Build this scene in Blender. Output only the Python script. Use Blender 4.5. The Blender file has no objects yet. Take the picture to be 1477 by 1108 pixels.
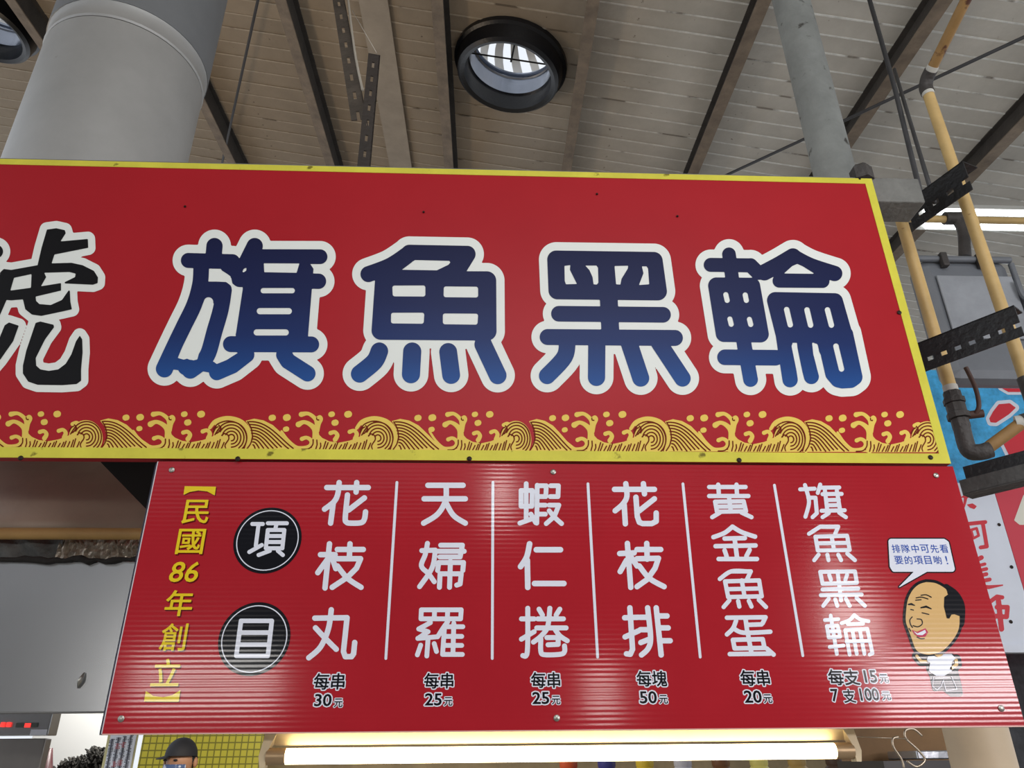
import bpy, math, random
import numpy as np
from mathutils import Vector, Matrix
random.seed(4)
S = bpy.context.scene
C = S.collection
PI = math.pi

# ------------------------------------------------------------------ camera
F = 1109.0
RC = np.array([[0.99900853, -0.04348641, -0.00953361],
               [-0.01074952, -0.44343267, 0.89624323],
               [-0.04320192, -0.89525214, -0.44346047]])   # world axes in camera axes
CAM = np.array([0.0, -1.6, 1.6])
cam = bpy.data.cameras.new('camera')
cam.sensor_fit = 'HORIZONTAL'; cam.sensor_width = 36.0
cam.lens = F / 1477.0 * 36.0
cam.clip_start = 0.02; cam.clip_end = 300
co = bpy.data.objects.new('camera', cam); C.objects.link(co)
m3 = Matrix([list(RC[:, i]) for i in range(3)])          # rows: world axes -> camera to world
# orthonormalise
m3 = m3.to_quaternion().to_matrix()
co.matrix_world = Matrix.Translation(Vector(CAM)) @ m3.to_4x4()
S.camera = co
W3 = np.array(m3)

# ------------------------------------------------------------------ world, lights, exposure
S.view_settings.view_transform = 'Standard'; S.view_settings.look = 'None'
S.view_settings.gamma = 1; S.view_settings.use_curve_mapping = False
S.view_settings.exposure = 0.0
w = bpy.data.worlds.new('sky'); S.world = w; w.use_nodes = True
bg = w.node_tree.nodes['Background']; bg.inputs[0].default_value = (0.88, 0.93, 1.0, 1); bg.inputs[1].default_value = 1.0


def area(name, loc, target, sx, sy, power, col=(1, 1, 1)):
    l = bpy.data.lights.new(name, 'AREA'); l.shape = 'RECTANGLE'; l.size = sx; l.size_y = sy
    l.energy = power; l.color = col
    o = bpy.data.objects.new(name, l); C.objects.link(o); o.location = loc
    d = Vector(target) - Vector(loc)
    o.rotation_euler = d.to_track_quat('-Z', 'Y').to_euler()
    return o


area('aisle_light', (0.6, -3.2, 4.2), (0.3, 0, 1.9), 2.6, 0.5, 42, (0.95, 0.98, 1.0))
area('aisle_light', (2.9, -1.9, 2.7), (1.1, 0, 2.2), 0.5, 0.5, 14, (0.95, 0.98, 1.0))
# added fill lights: one warms the left roof, two brighten the stall inside
area('stall_fill', (-2.6, 1.6, 2.9), (-1.2, 1.5, 5.2), 1.2, 0.3, 16, (1.0, .78, .55))
area('stall_fill', (-0.6, 2.6, 2.25), (-0.9, 3.2, 1.0), 1.2, 0.2, 16, (1.0, .86, .66))
area('stall_fill', (-1.5, 1.8, 2.3), (-1.3, 2.2, 1.6), 0.5, 0.2, 22, (1.0, .97, .92))

# ------------------------------------------------------------------ projection helpers (photo pixel -> place)


def ray(px, py):
    return W3 @ np.array([(px - 738.5), (554.0 - py), -F])


def P(px, py, Y=0.0):
    d = ray(px, py); t = (Y - CAM[1]) / d[1]
    return Vector(CAM + d * t)


def PZ(px, py, z):
    d = ray(px, py); t = (z - CAM[2]) / d[2]
    return Vector(CAM + d * t)


def PD(px, py, depth):
    return Vector(CAM + ray(px, py) * depth / F)


# neighbouring stalls' lamps across the aisle: the glossy flutes of the menu board mirror them
for px, py, wpx, hh, rad in ((1390, 990, 190, .16, 42), (300, 985, 170, .12, 26), (1232, 900, 60, .25, 22), (722, 714, 22, .2, 34), (868, 1000, 34, .15, 26), (1205, 830, 26, .4, 10)):
    S0 = P(px, py, .006); dd = Vector(ray(px, py)).normalized(); dd.y = -dd.y
    Lq = 3.2; wq = wpx / F * (Lq + 1.75)
    area('neighbour_lamp', S0 + dd * Lq, S0, wq, hh, 1.5 * rad * PI * wq * hh, (1, .93, .95) if px > 1300 else (1, .97, .93))

# ------------------------------------------------------------------ materials
def lin(c):
    return tuple(((v / 255.) / 12.92 if v / 255. < .04045 else ((v / 255. + .055) / 1.055) ** 2.4) for v in c)


MATS = {}


def mat(name, rgb, rough=0.5, metal=0.0, var=0.0, scale=6.0, bump=0.0, emit=None, spots=None, bscale=60, spec=0.5, stretch=None):
    if name in MATS: return MATS[name]
    m = bpy.data.materials.new(name); m.use_nodes = True
    nt = m.node_tree; b = nt.nodes['Principled BSDF']
    c = lin(rgb)
    b.inputs['Base Color'].default_value = (*c, 1)
    b.inputs['Roughness'].default_value = rough; b.inputs['Metallic'].default_value = metal
    b.inputs['Specular IOR Level'].default_value = spec
    tc = nt.nodes.new('ShaderNodeTexCoord'); src = tc.outputs['Object']
    if stretch:
        mp = nt.nodes.new('ShaderNodeMapping'); mp.inputs['Scale'].default_value = stretch
        nt.links.new(src, mp.inputs[0]); src = mp.outputs[0]
    if var or spots:
        n = nt.nodes.new('ShaderNodeTexNoise'); n.inputs['Scale'].default_value = scale
        n.inputs['Detail'].default_value = 8; n.inputs['Roughness'].default_value = .65
        nt.links.new(src, n.inputs[0])
        r = nt.nodes.new('ShaderNodeValToRGB'); nt.links.new(n.outputs[0], r.inputs[0])
        e = r.color_ramp.elements
        e[0].position = .3; e[1].position = .7
        e[0].color = (*[max(0, v * (1 - var)) for v in c], 1)
        e[1].color = (*[min(1, v * (1 + var)) for v in c], 1)
        out = r.outputs[0]
        if spots:
            n2 = nt.nodes.new('ShaderNodeTexNoise'); n2.inputs['Scale'].default_value = spots[1]
            n2.inputs['Detail'].default_value = 5
            nt.links.new(src, n2.inputs[0])
            r2 = nt.nodes.new('ShaderNodeValToRGB'); nt.links.new(n2.outputs[0], r2.inputs[0])
            r2.color_ramp.elements[0].position = spots[2]; r2.color_ramp.elements[1].position = spots[2] + .06
            mx = nt.nodes.new('ShaderNodeMix'); mx.data_type = 'RGBA'
            nt.links.new(r2.outputs[0], mx.inputs[0]); nt.links.new(out, mx.inputs[6])
            mx.inputs[7].default_value = (*lin(spots[0]), 1)
            out = mx.outputs[2]
        nt.links.new(out, b.inputs['Base Color'])
    if bump:
        n = nt.nodes.new('ShaderNodeTexNoise'); n.inputs['Scale'].default_value = bscale; n.inputs['Detail'].default_value = 4 if bscale > 5 else 0
        nt.links.new(src, n.inputs[0])
        bp = nt.nodes.new('ShaderNodeBump'); bp.inputs['Strength'].default_value = bump; bp.inputs['Distance'].default_value = .01
        nt.links.new(n.outputs[0], bp.inputs['Height']); nt.links.new(bp.outputs[0], b.inputs['Normal'])
    if emit:
        b.inputs['Emission Color'].default_value = (*emit[0], 1); b.inputs['Emission Strength'].default_value = emit[1]
    MATS[name] = m
    return m


def ribbed(name, rgb, rough=.12):
    """corrugated plastic: fine horizontal flutes every 7 mm"""
    m = mat(name, rgb, rough, var=.06, scale=3, spec=.22)
    nt = m.node_tree; b = nt.nodes['Principled BSDF']
    g = nt.nodes.new('ShaderNodeNewGeometry')
    sp = nt.nodes.new('ShaderNodeSeparateXYZ'); nt.links.new(g.outputs['Position'], sp.inputs[0])
    mu = nt.nodes.new('ShaderNodeMath'); mu.operation = 'MULTIPLY'; mu.inputs[1].default_value = 2 * PI / 0.0095
    nt.links.new(sp.outputs[2], mu.inputs[0])
    # slow waviness so the glints break up along the board
    n = nt.nodes.new('ShaderNodeTexNoise'); n.inputs['Scale'].default_value = 3.5; n.inputs['Detail'].default_value = 3
    mp = nt.nodes.new('ShaderNodeMapping'); mp.inputs['Scale'].default_value = (2.5, 1, 30)
    nt.links.new(g.outputs['Position'], mp.inputs[0]); nt.links.new(mp.outputs[0], n.inputs[0])
    s = nt.nodes.new('ShaderNodeMath'); s.operation = 'SINE'; nt.links.new(mu.outputs[0], s.inputs[0])
    ad = nt.nodes.new('ShaderNodeMath'); ad.operation = 'MULTIPLY_ADD'; ad.inputs[1].default_value = .9
    nt.links.new(n.outputs[0], ad.inputs[0]); nt.links.new(s.outputs[0], ad.inputs[2])
    bp = nt.nodes.new('ShaderNodeBump'); bp.inputs['Strength'].default_value = 1; bp.inputs['Distance'].default_value = .00003
    nt.links.new(ad.outputs[0], bp.inputs['Height']); nt.links.new(bp.outputs[0], b.inputs['Normal'])
    return m


# ------------------------------------------------------------------ mesh helpers
def link(name, me, parent=None, m=None, loc=None):
    o = bpy.data.objects.new(name, me); C.objects.link(o)
    if m: me.materials.append(m)
    if parent is not None: o.parent = parent
    if loc is not None: o.location = loc
    return o


def wloc(o):
    v = Vector((0, 0, 0))
    while o is not None:
        v += o.location; o = o.parent
    return v


def mk(name, V, Fc, m, parent=None, smooth=False, label=None, cat=None, group=None, kind=None, bevel=0):
    V = [Vector(v) for v in V]
    lo = Vector([min(v[i] for v in V) for i in range(3)]); hi = Vector([max(v[i] for v in V) for i in range(3)])
    org = Vector(((lo.x + hi.x) / 2, (lo.y + hi.y) / 2, lo.z))
    me = bpy.data.meshes.new(name)
    me.from_pydata([v - org for v in V], [], Fc); me.update()
    if smooth:
        me.polygons.foreach_set('use_smooth', [True] * len(me.polygons))
    base = wloc(parent) if parent is not None else Vector((0, 0, 0))
    o = link(name, me, parent, m, org - base)
    if smooth == 'auto':
        try: me.set_sharp_from_angle(angle=math.radians(40))
        except Exception: pass
    tag(o, label, cat, group, kind)
    if bevel:
        b = o.modifiers.new('bevel', 'BEVEL'); b.width = bevel; b.segments = 2; b.limit_method = 'ANGLE'
    return o


def tag(o, label=None, cat=None, group=None, kind=None):
    if label: o['label'] = label
    if cat: o['category'] = cat
    if group: o['group'] = group
    if kind: o['kind'] = kind
    return o


def thing(name, loc, label=None, cat=None, group=None, kind=None):
    o = bpy.data.objects.new(name, None); C.objects.link(o); o.location = loc; o.empty_display_size = .1
    return tag(o, label, cat, group, kind)


class MB:
    def __init__(s): s.V = []; s.F = []

    def add(s, V, Fc):
        k = len(s.V); s.V += [Vector(v) for v in V]; s.F += [[i + k for i in f] for f in Fc]; return s

    def box(s, lo, hi):
        x0, y0, z0 = lo; x1, y1, z1 = hi
        return s.add([(x0, y0, z0), (x1, y0, z0), (x1, y1, z0), (x0, y1, z0), (x0, y0, z1), (x1, y0, z1), (x1, y1, z1), (x0, y1, z1)],
                     [(0, 3, 2, 1), (4, 5, 6, 7), (0, 1, 5, 4), (1, 2, 6, 5), (2, 3, 7, 6), (3, 0, 4, 7)])

    def obox(s, o, a, b, c):
        """parallelepiped from corner o with edges a, b, c"""
        o, a, b, c = map(Vector, (o, a, b, c))
        return s.add([o, o + a, o + a + b, o + b, o + c, o + a + c, o + a + b + c, o + b + c],
                     [(0, 3, 2, 1), (4, 5, 6, 7), (0, 1, 5, 4), (1, 2, 6, 5), (2, 3, 7, 6), (3, 0, 4, 7)])

    def prism(s, poly, d):
        """closed polygon (world points) extruded by vector d"""
        n = len(poly); d = Vector(d); poly = [Vector(p) for p in poly]
        return s.add(poly + [p + d for p in poly],
                     [list(range(n))[::-1], list(range(n, 2 * n))] + [[i, (i + 1) % n, (i + 1) % n + n, i + n] for i in range(n)])

    def tube(s, pts, r, n=16, caps=True):
        pts = [Vector(p) for p in pts]
        rs = r if isinstance(r, (list, tuple)) else [r] * len(pts)
        rings = []; up = None
        for i, p in enumerate(pts):
            t = (pts[min(i + 1, len(pts) - 1)] - pts[max(i - 1, 0)])
            if t.length < 1e-9: t = Vector((0, 0, 1))
            t.normalize()
            if up is None:
                up = Vector((0, 0, 1)) if abs(t.z) < .9 else Vector((0, 1, 0))
            a = up - t * up.dot(t)
            if a.length < 1e-6: a = Vector((1, 0, 0)) - t * t.x
            a.normalize(); b = t.cross(a); up = a
            rings.append([p + (a * math.cos(2 * PI * k / n) + b * math.sin(2 * PI * k / n)) * rs[i] for k in range(n)])
        k0 = len(s.V)
        for g in rings: s.V += g
        for i in range(len(pts) - 1):
            for k in range(n):
                s.F.append([k0 + i * n + k, k0 + i * n + (k + 1) % n, k0 + (i + 1) * n + (k + 1) % n, k0 + (i + 1) * n + k])
        if caps:
            s.F.append([k0 + k for k in range(n)][::-1]); e = k0 + (len(pts) - 1) * n
            s.F.append([e + k for k in range(n)])
        return s

    def build(s, name, m, parent=None, **kw):
        return mk(name, s.V, s.F, m, parent, **kw)


def smoothpath(pts, n=6):
    """Catmull-Rom through points (any dimension)"""
    pts = [np.array(p, float) for p in pts]
    if len(pts) < 3: return pts
    out = []
    for i in range(len(pts) - 1):
        p0 = pts[max(i - 1, 0)]; p1 = pts[i]; p2 = pts[i + 1]; p3 = pts[min(i + 2, len(pts) - 1)]
        for k in range(n):
            t = k / n
            out.append(.5 * ((2 * p1) + (-p0 + p2) * t + (2 * p0 - 5 * p1 + 4 * p2 - p3) * t * t + (-p0 + 3 * p1 - 3 * p2 + p3) * t ** 3))
    out.append(pts[-1]); return out


# ------------------------------------------------------------------ flat print: distance field shapes -> clean meshes
class Art:
    """shapes given in crop coordinates (ox, oy, scale), turned to photo pixels"""

    def __init__(s, ox=0, oy=0, sc=1.0, skew=None):
        s.o = (ox, oy, sc); s.ops = []

    def t(s, p): return (s.o[0] + p[0] / s.o[2], s.o[1] + p[1] / s.o[2])

    def st(s, pts, r, curve=False, sub=False):
        """stroke through points, radius r; a point may carry its own radius as third value"""
        q = [(*s.t(p), (p[2] if len(p) > 2 else r) / s.o[2]) for p in pts]
        if curve: q = [tuple(v) for v in smoothpath(q)]
        s.ops.append(('s', q, sub)); return s

    def po(s, pts, r=0, curve=False, sub=False):
        q = [s.t(p) for p in pts]
        if curve: q = [tuple(v) for v in smoothpath(q + [q[0]])][:-1]
        s.ops.append(('p', q, r / s.o[2], sub)); return s

    def bounds(s):
        xs = []; ys = []
        for o in s.ops:
            if o[-1]: continue
            if o[0] == 's':
                for x, y, r in o[1]: xs += [x - r, x + r]; ys += [y - r, y + r]
            else:
                for x, y in o[1]: xs += [x - o[2], x + o[2]]; ys += [y - o[2], y + o[2]]
        return min(xs), max(xs), min(ys), max(ys)

    def field(s, X, Y, subs=True):
        d = np.full(X.shape, 1e3)
        for o in s.ops:
            if o[0] == 's':
                e = np.full(X.shape, 1e3); q = o[1]
                if len(q) == 1: e = np.hypot(X - q[0][0], Y - q[0][1]) - q[0][2]
                for (x0, y0, r0), (x1, y1, r1) in zip(q, q[1:]):
                    dx, dy = x1 - x0, y1 - y0; L = dx * dx + dy * dy + 1e-9
                    t = np.clip(((X - x0) * dx + (Y - y0) * dy) / L, 0, 1)
                    e = np.minimum(e, np.hypot(X - x0 - t * dx, Y - y0 - t * dy) - (r0 + (r1 - r0) * t))
            else:
                q = o[1]; e = np.full(X.shape, 1e3); ins = np.zeros(X.shape, bool)
                for i in range(len(q)):
                    x0, y0 = q[i]; x1, y1 = q[(i + 1) % len(q)]
                    dx, dy = x1 - x0, y1 - y0; L = dx * dx + dy * dy + 1e-9
                    t = np.clip(((X - x0) * dx + (Y - y0) * dy) / L, 0, 1)
                    e = np.minimum(e, np.hypot(X - x0 - t * dx, Y - y0 - t * dy))
                    if abs(dy) > 1e-9:
                        c = ((y0 > Y) != (y1 > Y)) & (X < dx * (Y - y0) / dy + x0)
                        ins ^= c
                e = np.where(ins, -e, e) - o[2]
            if o[-1]:
                if subs: d = np.maximum(d, -e)
            else: d = np.minimum(d, e)
        return d


def field_mesh(D, xs, ys):
    """marching squares fill of D<0 -> verts (px), faces; full cells are merged in rows"""
    V = []; idx = {}; Fc = []
    ny, nx = D.shape

    def pt(x, y):
        k = (round(x, 4), round(y, 4))
        if k not in idx: idx[k] = len(V); V.append((x, y))
        return idx[k]
    ins = D < 0
    full = ins[:-1, :-1] & ins[1:, :-1] & ins[:-1, 1:] & ins[1:, 1:]
    anyi = ins[:-1, :-1] | ins[1:, :-1] | ins[:-1, 1:] | ins[1:, 1:]
    for j in range(ny - 1):
        row = full[j]; i = 0
        while i < nx - 1:
            if row[i]:
                k = i
                while k < nx - 1 and row[k]: k += 1
                Fc.append([pt(xs[i], ys[j]), pt(xs[i], ys[j + 1]), pt(xs[k], ys[j + 1]), pt(xs[k], ys[j])])
                i = k
            else: i += 1
        for i in np.nonzero(anyi[j] & ~row)[0]:
            cs = [(xs[i], ys[j], D[j, i]), (xs[i], ys[j + 1], D[j + 1, i]), (xs[i + 1], ys[j + 1], D[j + 1, i + 1]), (xs[i + 1], ys[j], D[j, i + 1])]
            poly = []
            for a in range(4):
                x0, y0, d0 = cs[a]; x1, y1, d1 = cs[(a + 1) % 4]
                if d0 < 0: poly.append((x0, y0))
                if (d0 < 0) != (d1 < 0):
                    t = d0 / (d0 - d1); poly.append((x0 + (x1 - x0) * t, y0 + (y1 - y0) * t))
            q = []
            for p in poly:
                k = pt(*p)
                if k not in q: q.append(k)
            if len(q) >= 3: Fc.append(q)
    return V, Fc


def print_art(art, name, m, Y, parent, grow=0.0, step=1.0, subs=True, clip=None, **kw):
    x0, x1, y0, y1 = art.bounds(); g = grow + 2 * step
    xs = np.arange(x0 - g, x1 + g + step, step); ys = np.arange(y0 - g, y1 + g + step, step)
    X, Yg = np.meshgrid(xs, ys)
    D = art.field(X, Yg, subs) - grow
    if clip is not None: D = np.maximum(D, clip(X, Yg))
    V, Fc = field_mesh(D, xs, ys)
    return mk(name, [P(x, y, Y) for x, y in V], Fc, m, parent, **kw)


def text(s, px, py, hpx, m, Y, parent, name='lettering', bold=0.0, z=0.0, ratio=1.0, shear=0.0, rot=0.0, frame=None, **kw):
    """printed characters, centred on a photo pixel of the plane y=Y; hpx = height in pixels there"""
    vs, fs, (x0, x1, y0, y1) = glyph(s, bold)
    ctr = P(px, py, Y)
    H = (P(px, py - hpx / 2, Y) - P(px, py + hpx / 2, Y)).length
    k = H / (y1 - y0)
    out = []
    for vx, vy in vs:
        a = (vx - (x0 + x1) / 2) * k * ratio; b = (vy - (y0 + y1) / 2) * k
        a += shear * b
        a, b = a * math.cos(rot) - b * math.sin(rot), a * math.sin(rot) + b * math.cos(rot)
        out.append(Vector((ctr.x + a, Y + z, ctr.z + b)))
    return mk(name, out, fs, m, parent, **kw)


GL = {}


def glyph(s, grow):
    """outline of the characters from Blender's own font, thickened by 'grow' with rounded corners"""
    if (s, grow) in GL: return GL[(s, grow)]
    c = bpy.data.curves.new('t', 'FONT'); c.body = s; c.resolution_u = 3
    o = bpy.data.objects.new('t', c); C.objects.link(o)
    dg = bpy.context.evaluated_depsgraph_get()
    me = bpy.data.meshes.new_from_object(o.evaluated_get(dg))
    vs = [v.co.copy() for v in me.vertices]; cnt = {}
    for p in me.polygons:
        for e in p.edge_keys: cnt[e] = cnt.get(e, 0) + 1
    segs = [(vs[a].x, vs[a].y, vs[b].x, vs[b].y) for (a, b), n in cnt.items() if n == 1]
    C.objects.unlink(o); bpy.data.objects.remove(o); bpy.data.curves.remove(c); bpy.data.meshes.remove(me)
    x0 = min(v.x for v in vs); x1 = max(v.x for v in vs); y0 = min(v.y for v in vs); y1 = max(v.y for v in vs)
    st = .016
    xs = np.arange(x0 - grow - .04, x1 + grow + .05, st); ys = np.arange(y0 - grow - .04, y1 + grow + .05, st)
    X, Y = np.meshgrid(xs, ys); D = np.full(X.shape, 1e3); ins = np.zeros(X.shape, bool)
    for (a0, b0, a1, b1) in segs:
        dx, dy = a1 - a0, b1 - b0; L = dx * dx + dy * dy + 1e-12
        t = np.clip(((X - a0) * dx + (Y - b0) * dy) / L, 0, 1)
        D = np.minimum(D, np.hypot(X - a0 - t * dx, Y - b0 - t * dy))
        if abs(dy) > 1e-9: ins ^= ((b0 > Y) != (b1 > Y)) & (X < dx * (Y - b0) / dy + a0)
    D = np.where(ins, -D, D) - grow
    V, Fc = field_mesh(D, xs, ys)
    Fc = [f[::-1] for f in Fc]
    GL[(s, grow)] = (V, Fc, (x0, x1, y0, y1))
    return GL[(s, grow)]


# ================================================================== THE ROOF
O_c = PD(738.5, 0, 4.2)
d1 = Vector(ray(700, 980)).normalized()
d2 = Vector(W3 @ np.array([1, -.15, .06])); d2 = (d2 - d1 * d2.dot(d1)).normalized()
nrm = d2.cross(d1).normalized()
if nrm.z < 0: nrm = -nrm


def ceil_uv(px, py, h=0.0):
    """photo pixel -> (u along d2, v along d1) on the roof underside lowered by h"""
    d = Vector(ray(px, py)); o = O_c - nrm * h
    t = (o - Vector(CAM)).dot(nrm) / d.dot(nrm)
    p = Vector(CAM) + d * t - o
    return p.dot(d2), p.dot(d1)


def ZR(x, y):
    return O_c.z - ((x - O_c.x) * nrm.x + (y - O_c.y) * nrm.y) / nrm.z


def cp(u, v, h=0.0): return O_c + d2 * u + d1 * v - nrm * h


m_board = mat('roof_board', (184, 175, 162), .75, var=.2, scale=1.6, spots=((110, 98, 84), 26, .70), bump=.25, bscale=30)
m_rust = mat('rusty_steel', (116, 102, 86), .7, var=.35, scale=9, bump=.3)
m_dark = mat('dark_gap', (34, 31, 29), .85)
# roof tint by position: darker brown at the left, paler grey towards the right
m_bead = mat('joint_bead', (212, 206, 196), .7, var=.2, scale=20, spots=((130, 120, 108), 5, .60))
for m_g in (m_board, m_bead):
    nt = m_g.node_tree; b_ = nt.nodes['Principled BSDF']; prev = b_.inputs['Base Color'].links[0].from_socket
    g = nt.nodes.new('ShaderNodeNewGeometry'); sp = nt.nodes.new('ShaderNodeSeparateXYZ'); nt.links.new(g.outputs['Position'], sp.inputs[0])
    n_ = nt.nodes.new('ShaderNodeTexNoise'); n_.inputs['Scale'].default_value = 1.3; nt.links.new(g.outputs['Position'], n_.inputs[0])
    ad = nt.nodes.new('ShaderNodeMath'); ad.operation = 'MULTIPLY_ADD'; ad.inputs[1].default_value = 1.1; nt.links.new(n_.outputs[0], ad.inputs[0]); nt.links.new(sp.outputs[0], ad.inputs[2])
    mr = nt.nodes.new('ShaderNodeMapRange'); mr.inputs[1].default_value = .6; mr.inputs[2].default_value = 2.3; nt.links.new(ad.outputs[0], mr.inputs[0])
    mx = nt.nodes.new('ShaderNodeMix'); mx.data_type = 'RGBA'; mx.blend_type = 'MULTIPLY'; mx.inputs[0].default_value = 1
    cr = nt.nodes.new('ShaderNodeMix'); cr.data_type = 'RGBA'; cr.inputs[6].default_value = (.60, .53, .44, 1); cr.inputs[7].default_value = (1.12, 1.2, 1.28, 1)
    nt.links.new(mr.outputs[0], cr.inputs[0]); nt.links.new(prev, mx.inputs[6]); nt.links.new(cr.outputs[2], mx.inputs[7]); nt.links.new(mx.outputs[2], b_.inputs['Base Color'])
roof = thing('ceiling', O_c, kind='structure')
VENTS = []
for cx, cy in ((737, 97), (-22, 28)):
    u, v = ceil_uv(cx, cy - 8); VENTS.append((u, v))
RV = 0.265
pitch = 0.118
v_lo, v_hi = -0.9, 9.0
U0, U1 = -4.6, 5.2
k = 0
nb = 0
while True:
    va = v_lo + k * pitch; vb = va + pitch - .006
    if va > v_hi: break
    # spans of this board left free by the round roof openings
    cuts = []
    for (cu, cv) in VENTS:
        if abs((va + vb) / 2 - cv) < RV + pitch / 2: cuts.append((cu, cv))
    cuts.sort()
    left = [None] + cuts; right = cuts + [None]
    for a, b in zip(left, right):
        def edge(c, v, sgn):
            return c[0] + sgn * math.sqrt(max(0, RV * RV - (v - c[1]) ** 2))
        if not cuts:
            segs = [U0 + i * (U1 - U0) / 1 for i in range(2)]
        vs_ = [va + (vb - va) * i / 4 for i in range(5)]
        L = [(edge(a, v, 1) if a else U0, v) for v in vs_]
        R = [(edge(b, v, -1) if b else U1, v) for v in vs_]
        poly = L + R[::-1]
        if not a: poly = [L[0], L[-1]] + R[::-1]
        if not b: poly = (L if a else [L[0], L[-1]]) + [R[-1], R[0]]
        sag = 0.0 if k % 2 else .002
        MB().prism([cp(u, v, sag) for u, v in poly], nrm * .03).build('board', m_board, roof)
        nb += 1
    k += 1
# white bead in each joint plus a sheet above that closes the roof
m_bead = mat('joint_bead', (192, 186, 176), .7, var=.2, scale=20, spots=((130, 120, 108), 5, .60))
bd = MB()
for j in range(k):
    v = v_lo + j * pitch - .003
    blocked = sorted([(c[0] - math.sqrt(max(0, RV ** 2 - (v - c[1]) ** 2)), c[0] + math.sqrt(max(0, RV ** 2 - (v - c[1]) ** 2))) for c in VENTS if abs(v - c[1]) < RV])
    xs_ = [U0] + [e for b in blocked for e in b] + [U1]
    for a, b in zip(xs_[::2], xs_[1::2]):
        bd.obox(cp(a, v - .005, .004), d2 * (b - a), d1 * .010, nrm * .012)
bd.build('joint_bead', m_bead, roof, kind='stuff')


# unseen roof extension behind the viewer, added to cut the sky light
MB().obox(cp(U0, -7, 0), d2 * (U1 - U0), d1 * 6.08, nrm * .03).build('unseen_roof_sheet', m_board, roof)


m_webm = mat('recess_shade_steel', (58, 53, 48), .8, var=.3, scale=9, bump=.3)  # shade of the beam recess, put into the web colour


def beam(px, w, h, name='roof_beam', m=m_rust, y0=0, thin=.008, v0=-0.9, v1=9):
    u, _ = ceil_uv(px, y0, h)
    b = MB()
    b.obox(cp(u - w / 2, v0, h), d2 * w, d1 * (v1 - v0), nrm * thin)                 # bottom flange
    o = b.build(name, m, roof)
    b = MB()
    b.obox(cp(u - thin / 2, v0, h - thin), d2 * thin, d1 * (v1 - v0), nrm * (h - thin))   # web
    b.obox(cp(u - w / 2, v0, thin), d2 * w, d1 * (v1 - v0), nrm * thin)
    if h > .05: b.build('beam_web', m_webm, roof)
    return o


for px in (14, 218, 404, 630, 856, 1103, 1364, 1650):
    beam(px, .065, .15)
beam(538, .17, .03, m=mat('roof_strip', (150, 138, 122), .7, var=.15), thin=.012)

# turbine vents in the round openings
m_black = mat('black_rubber', (14, 15, 19), .35, bump=.1)
m_chrome = mat('vent_metal', (150, 156, 168), .25, metal=1, var=.1, bump=.3, bscale=12)
m_vane = mat('vane_metal', (235, 232, 226), .35, metal=.3)
for i, (u, v) in enumerate(VENTS):
    vt = thing('roof_vent', cp(u, v), ('round roof ventilator with black collar and shiny throat above the sign' if i == 0 else
                                       'round roof ventilator cut by the left edge beside the grey duct'), 'vent', 'turbine vents in the roof')
    n = 48

    def ring(prof):
        V = []; Fc = []
        for a in range(n):
            th = 2 * PI * a / n
            for (r, h) in prof: V.append(cp(u + r * math.cos(th), v + r * math.sin(th), h))
        q = len(prof)
        for a in range(n):
            for b in range(q):
                Fc.append([a * q + b, ((a + 1) % n) * q + b, ((a + 1) % n) * q + (b + 1) % q, a * q + (b + 1) % q])
        return V, Fc
    V, Fc = ring([(.262, .125), (.285, .135), (.305, .12), (.322, .04), (.34, .03), (.34, -.005), (.262, -.005)])
    mk('collar', V, Fc, m_black, vt, smooth='auto')
    V, Fc = ring([(.250, .012), (.262, .012), (.262, -.10), (.248, -.105), (.262, -.11), (.262, -.13), (.248, -.135), (.262, -.14), (.262, -.16), (.255, -.16), (.255, -.14), (.240, -.135), (.255, -.13), (.255, -.11), (.240, -.105), (.250, -.10)])
    mk('throat', V, Fc, m_chrome, vt, smooth='auto')
    for a in range(14):
        th = 2 * PI * a / 14; b = MB()
        pts = []
        for q in range(7):
            f = q / 6; ph = f * PI / 2
            pts.append((th + .5 * f, .25 * math.cos(ph) + .02, -.16 - .24 * math.sin(ph)))
        V = []; Fc = []
        for (t_, r_, h_) in pts:
            V.append(cp(u + r_ * math.cos(t_), v + r_ * math.sin(t_), h_))
            wd = .22 if r_ > .1 else .13
            V.append(cp(u + (r_ + .01) * math.cos(t_ + wd), v + (r_ + .01) * math.sin(t_ + wd), h_ - .004))
        for q in range(6): Fc.append([2 * q, 2 * q + 1, 2 * q + 3, 2 * q + 2])
        mk('vane', V, Fc, m_vane, vt, smooth=True)
    b = MB().tube([cp(u, v, .0), cp(u, v, -.40)], .006, 8); b.tube([cp(u - .25, v, -.02), cp(u + .25, v, -.02)], .005, 8)
    b.build('spindle', m_dark, vt)
    V, Fc = ring([(.001, -.39), (.05, -.39), (.05, -.41), (.001, -.41)])
    mk('cap', V, Fc, m_chrome, vt)

# ------------------------------------------------------------------ floor and back wall
MB().box((-9, -9, -.1), (9, 12, 0)).build('floor', mat('concrete_floor', (150, 146, 140), .7, var=.15, scale=2), kind='structure')
MB().box((-8, -7.2, 0), (8, -7, 4.4)).build('wall_unseen', mat('unseen_wall_dark', (92, 84, 78), .8, var=.3, scale=1.5), kind='structure')  # unseen wall, added to darken the board's reflections and block sky light
m_tile = mat('yellow_tile', (196, 186, 62), .3)


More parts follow.
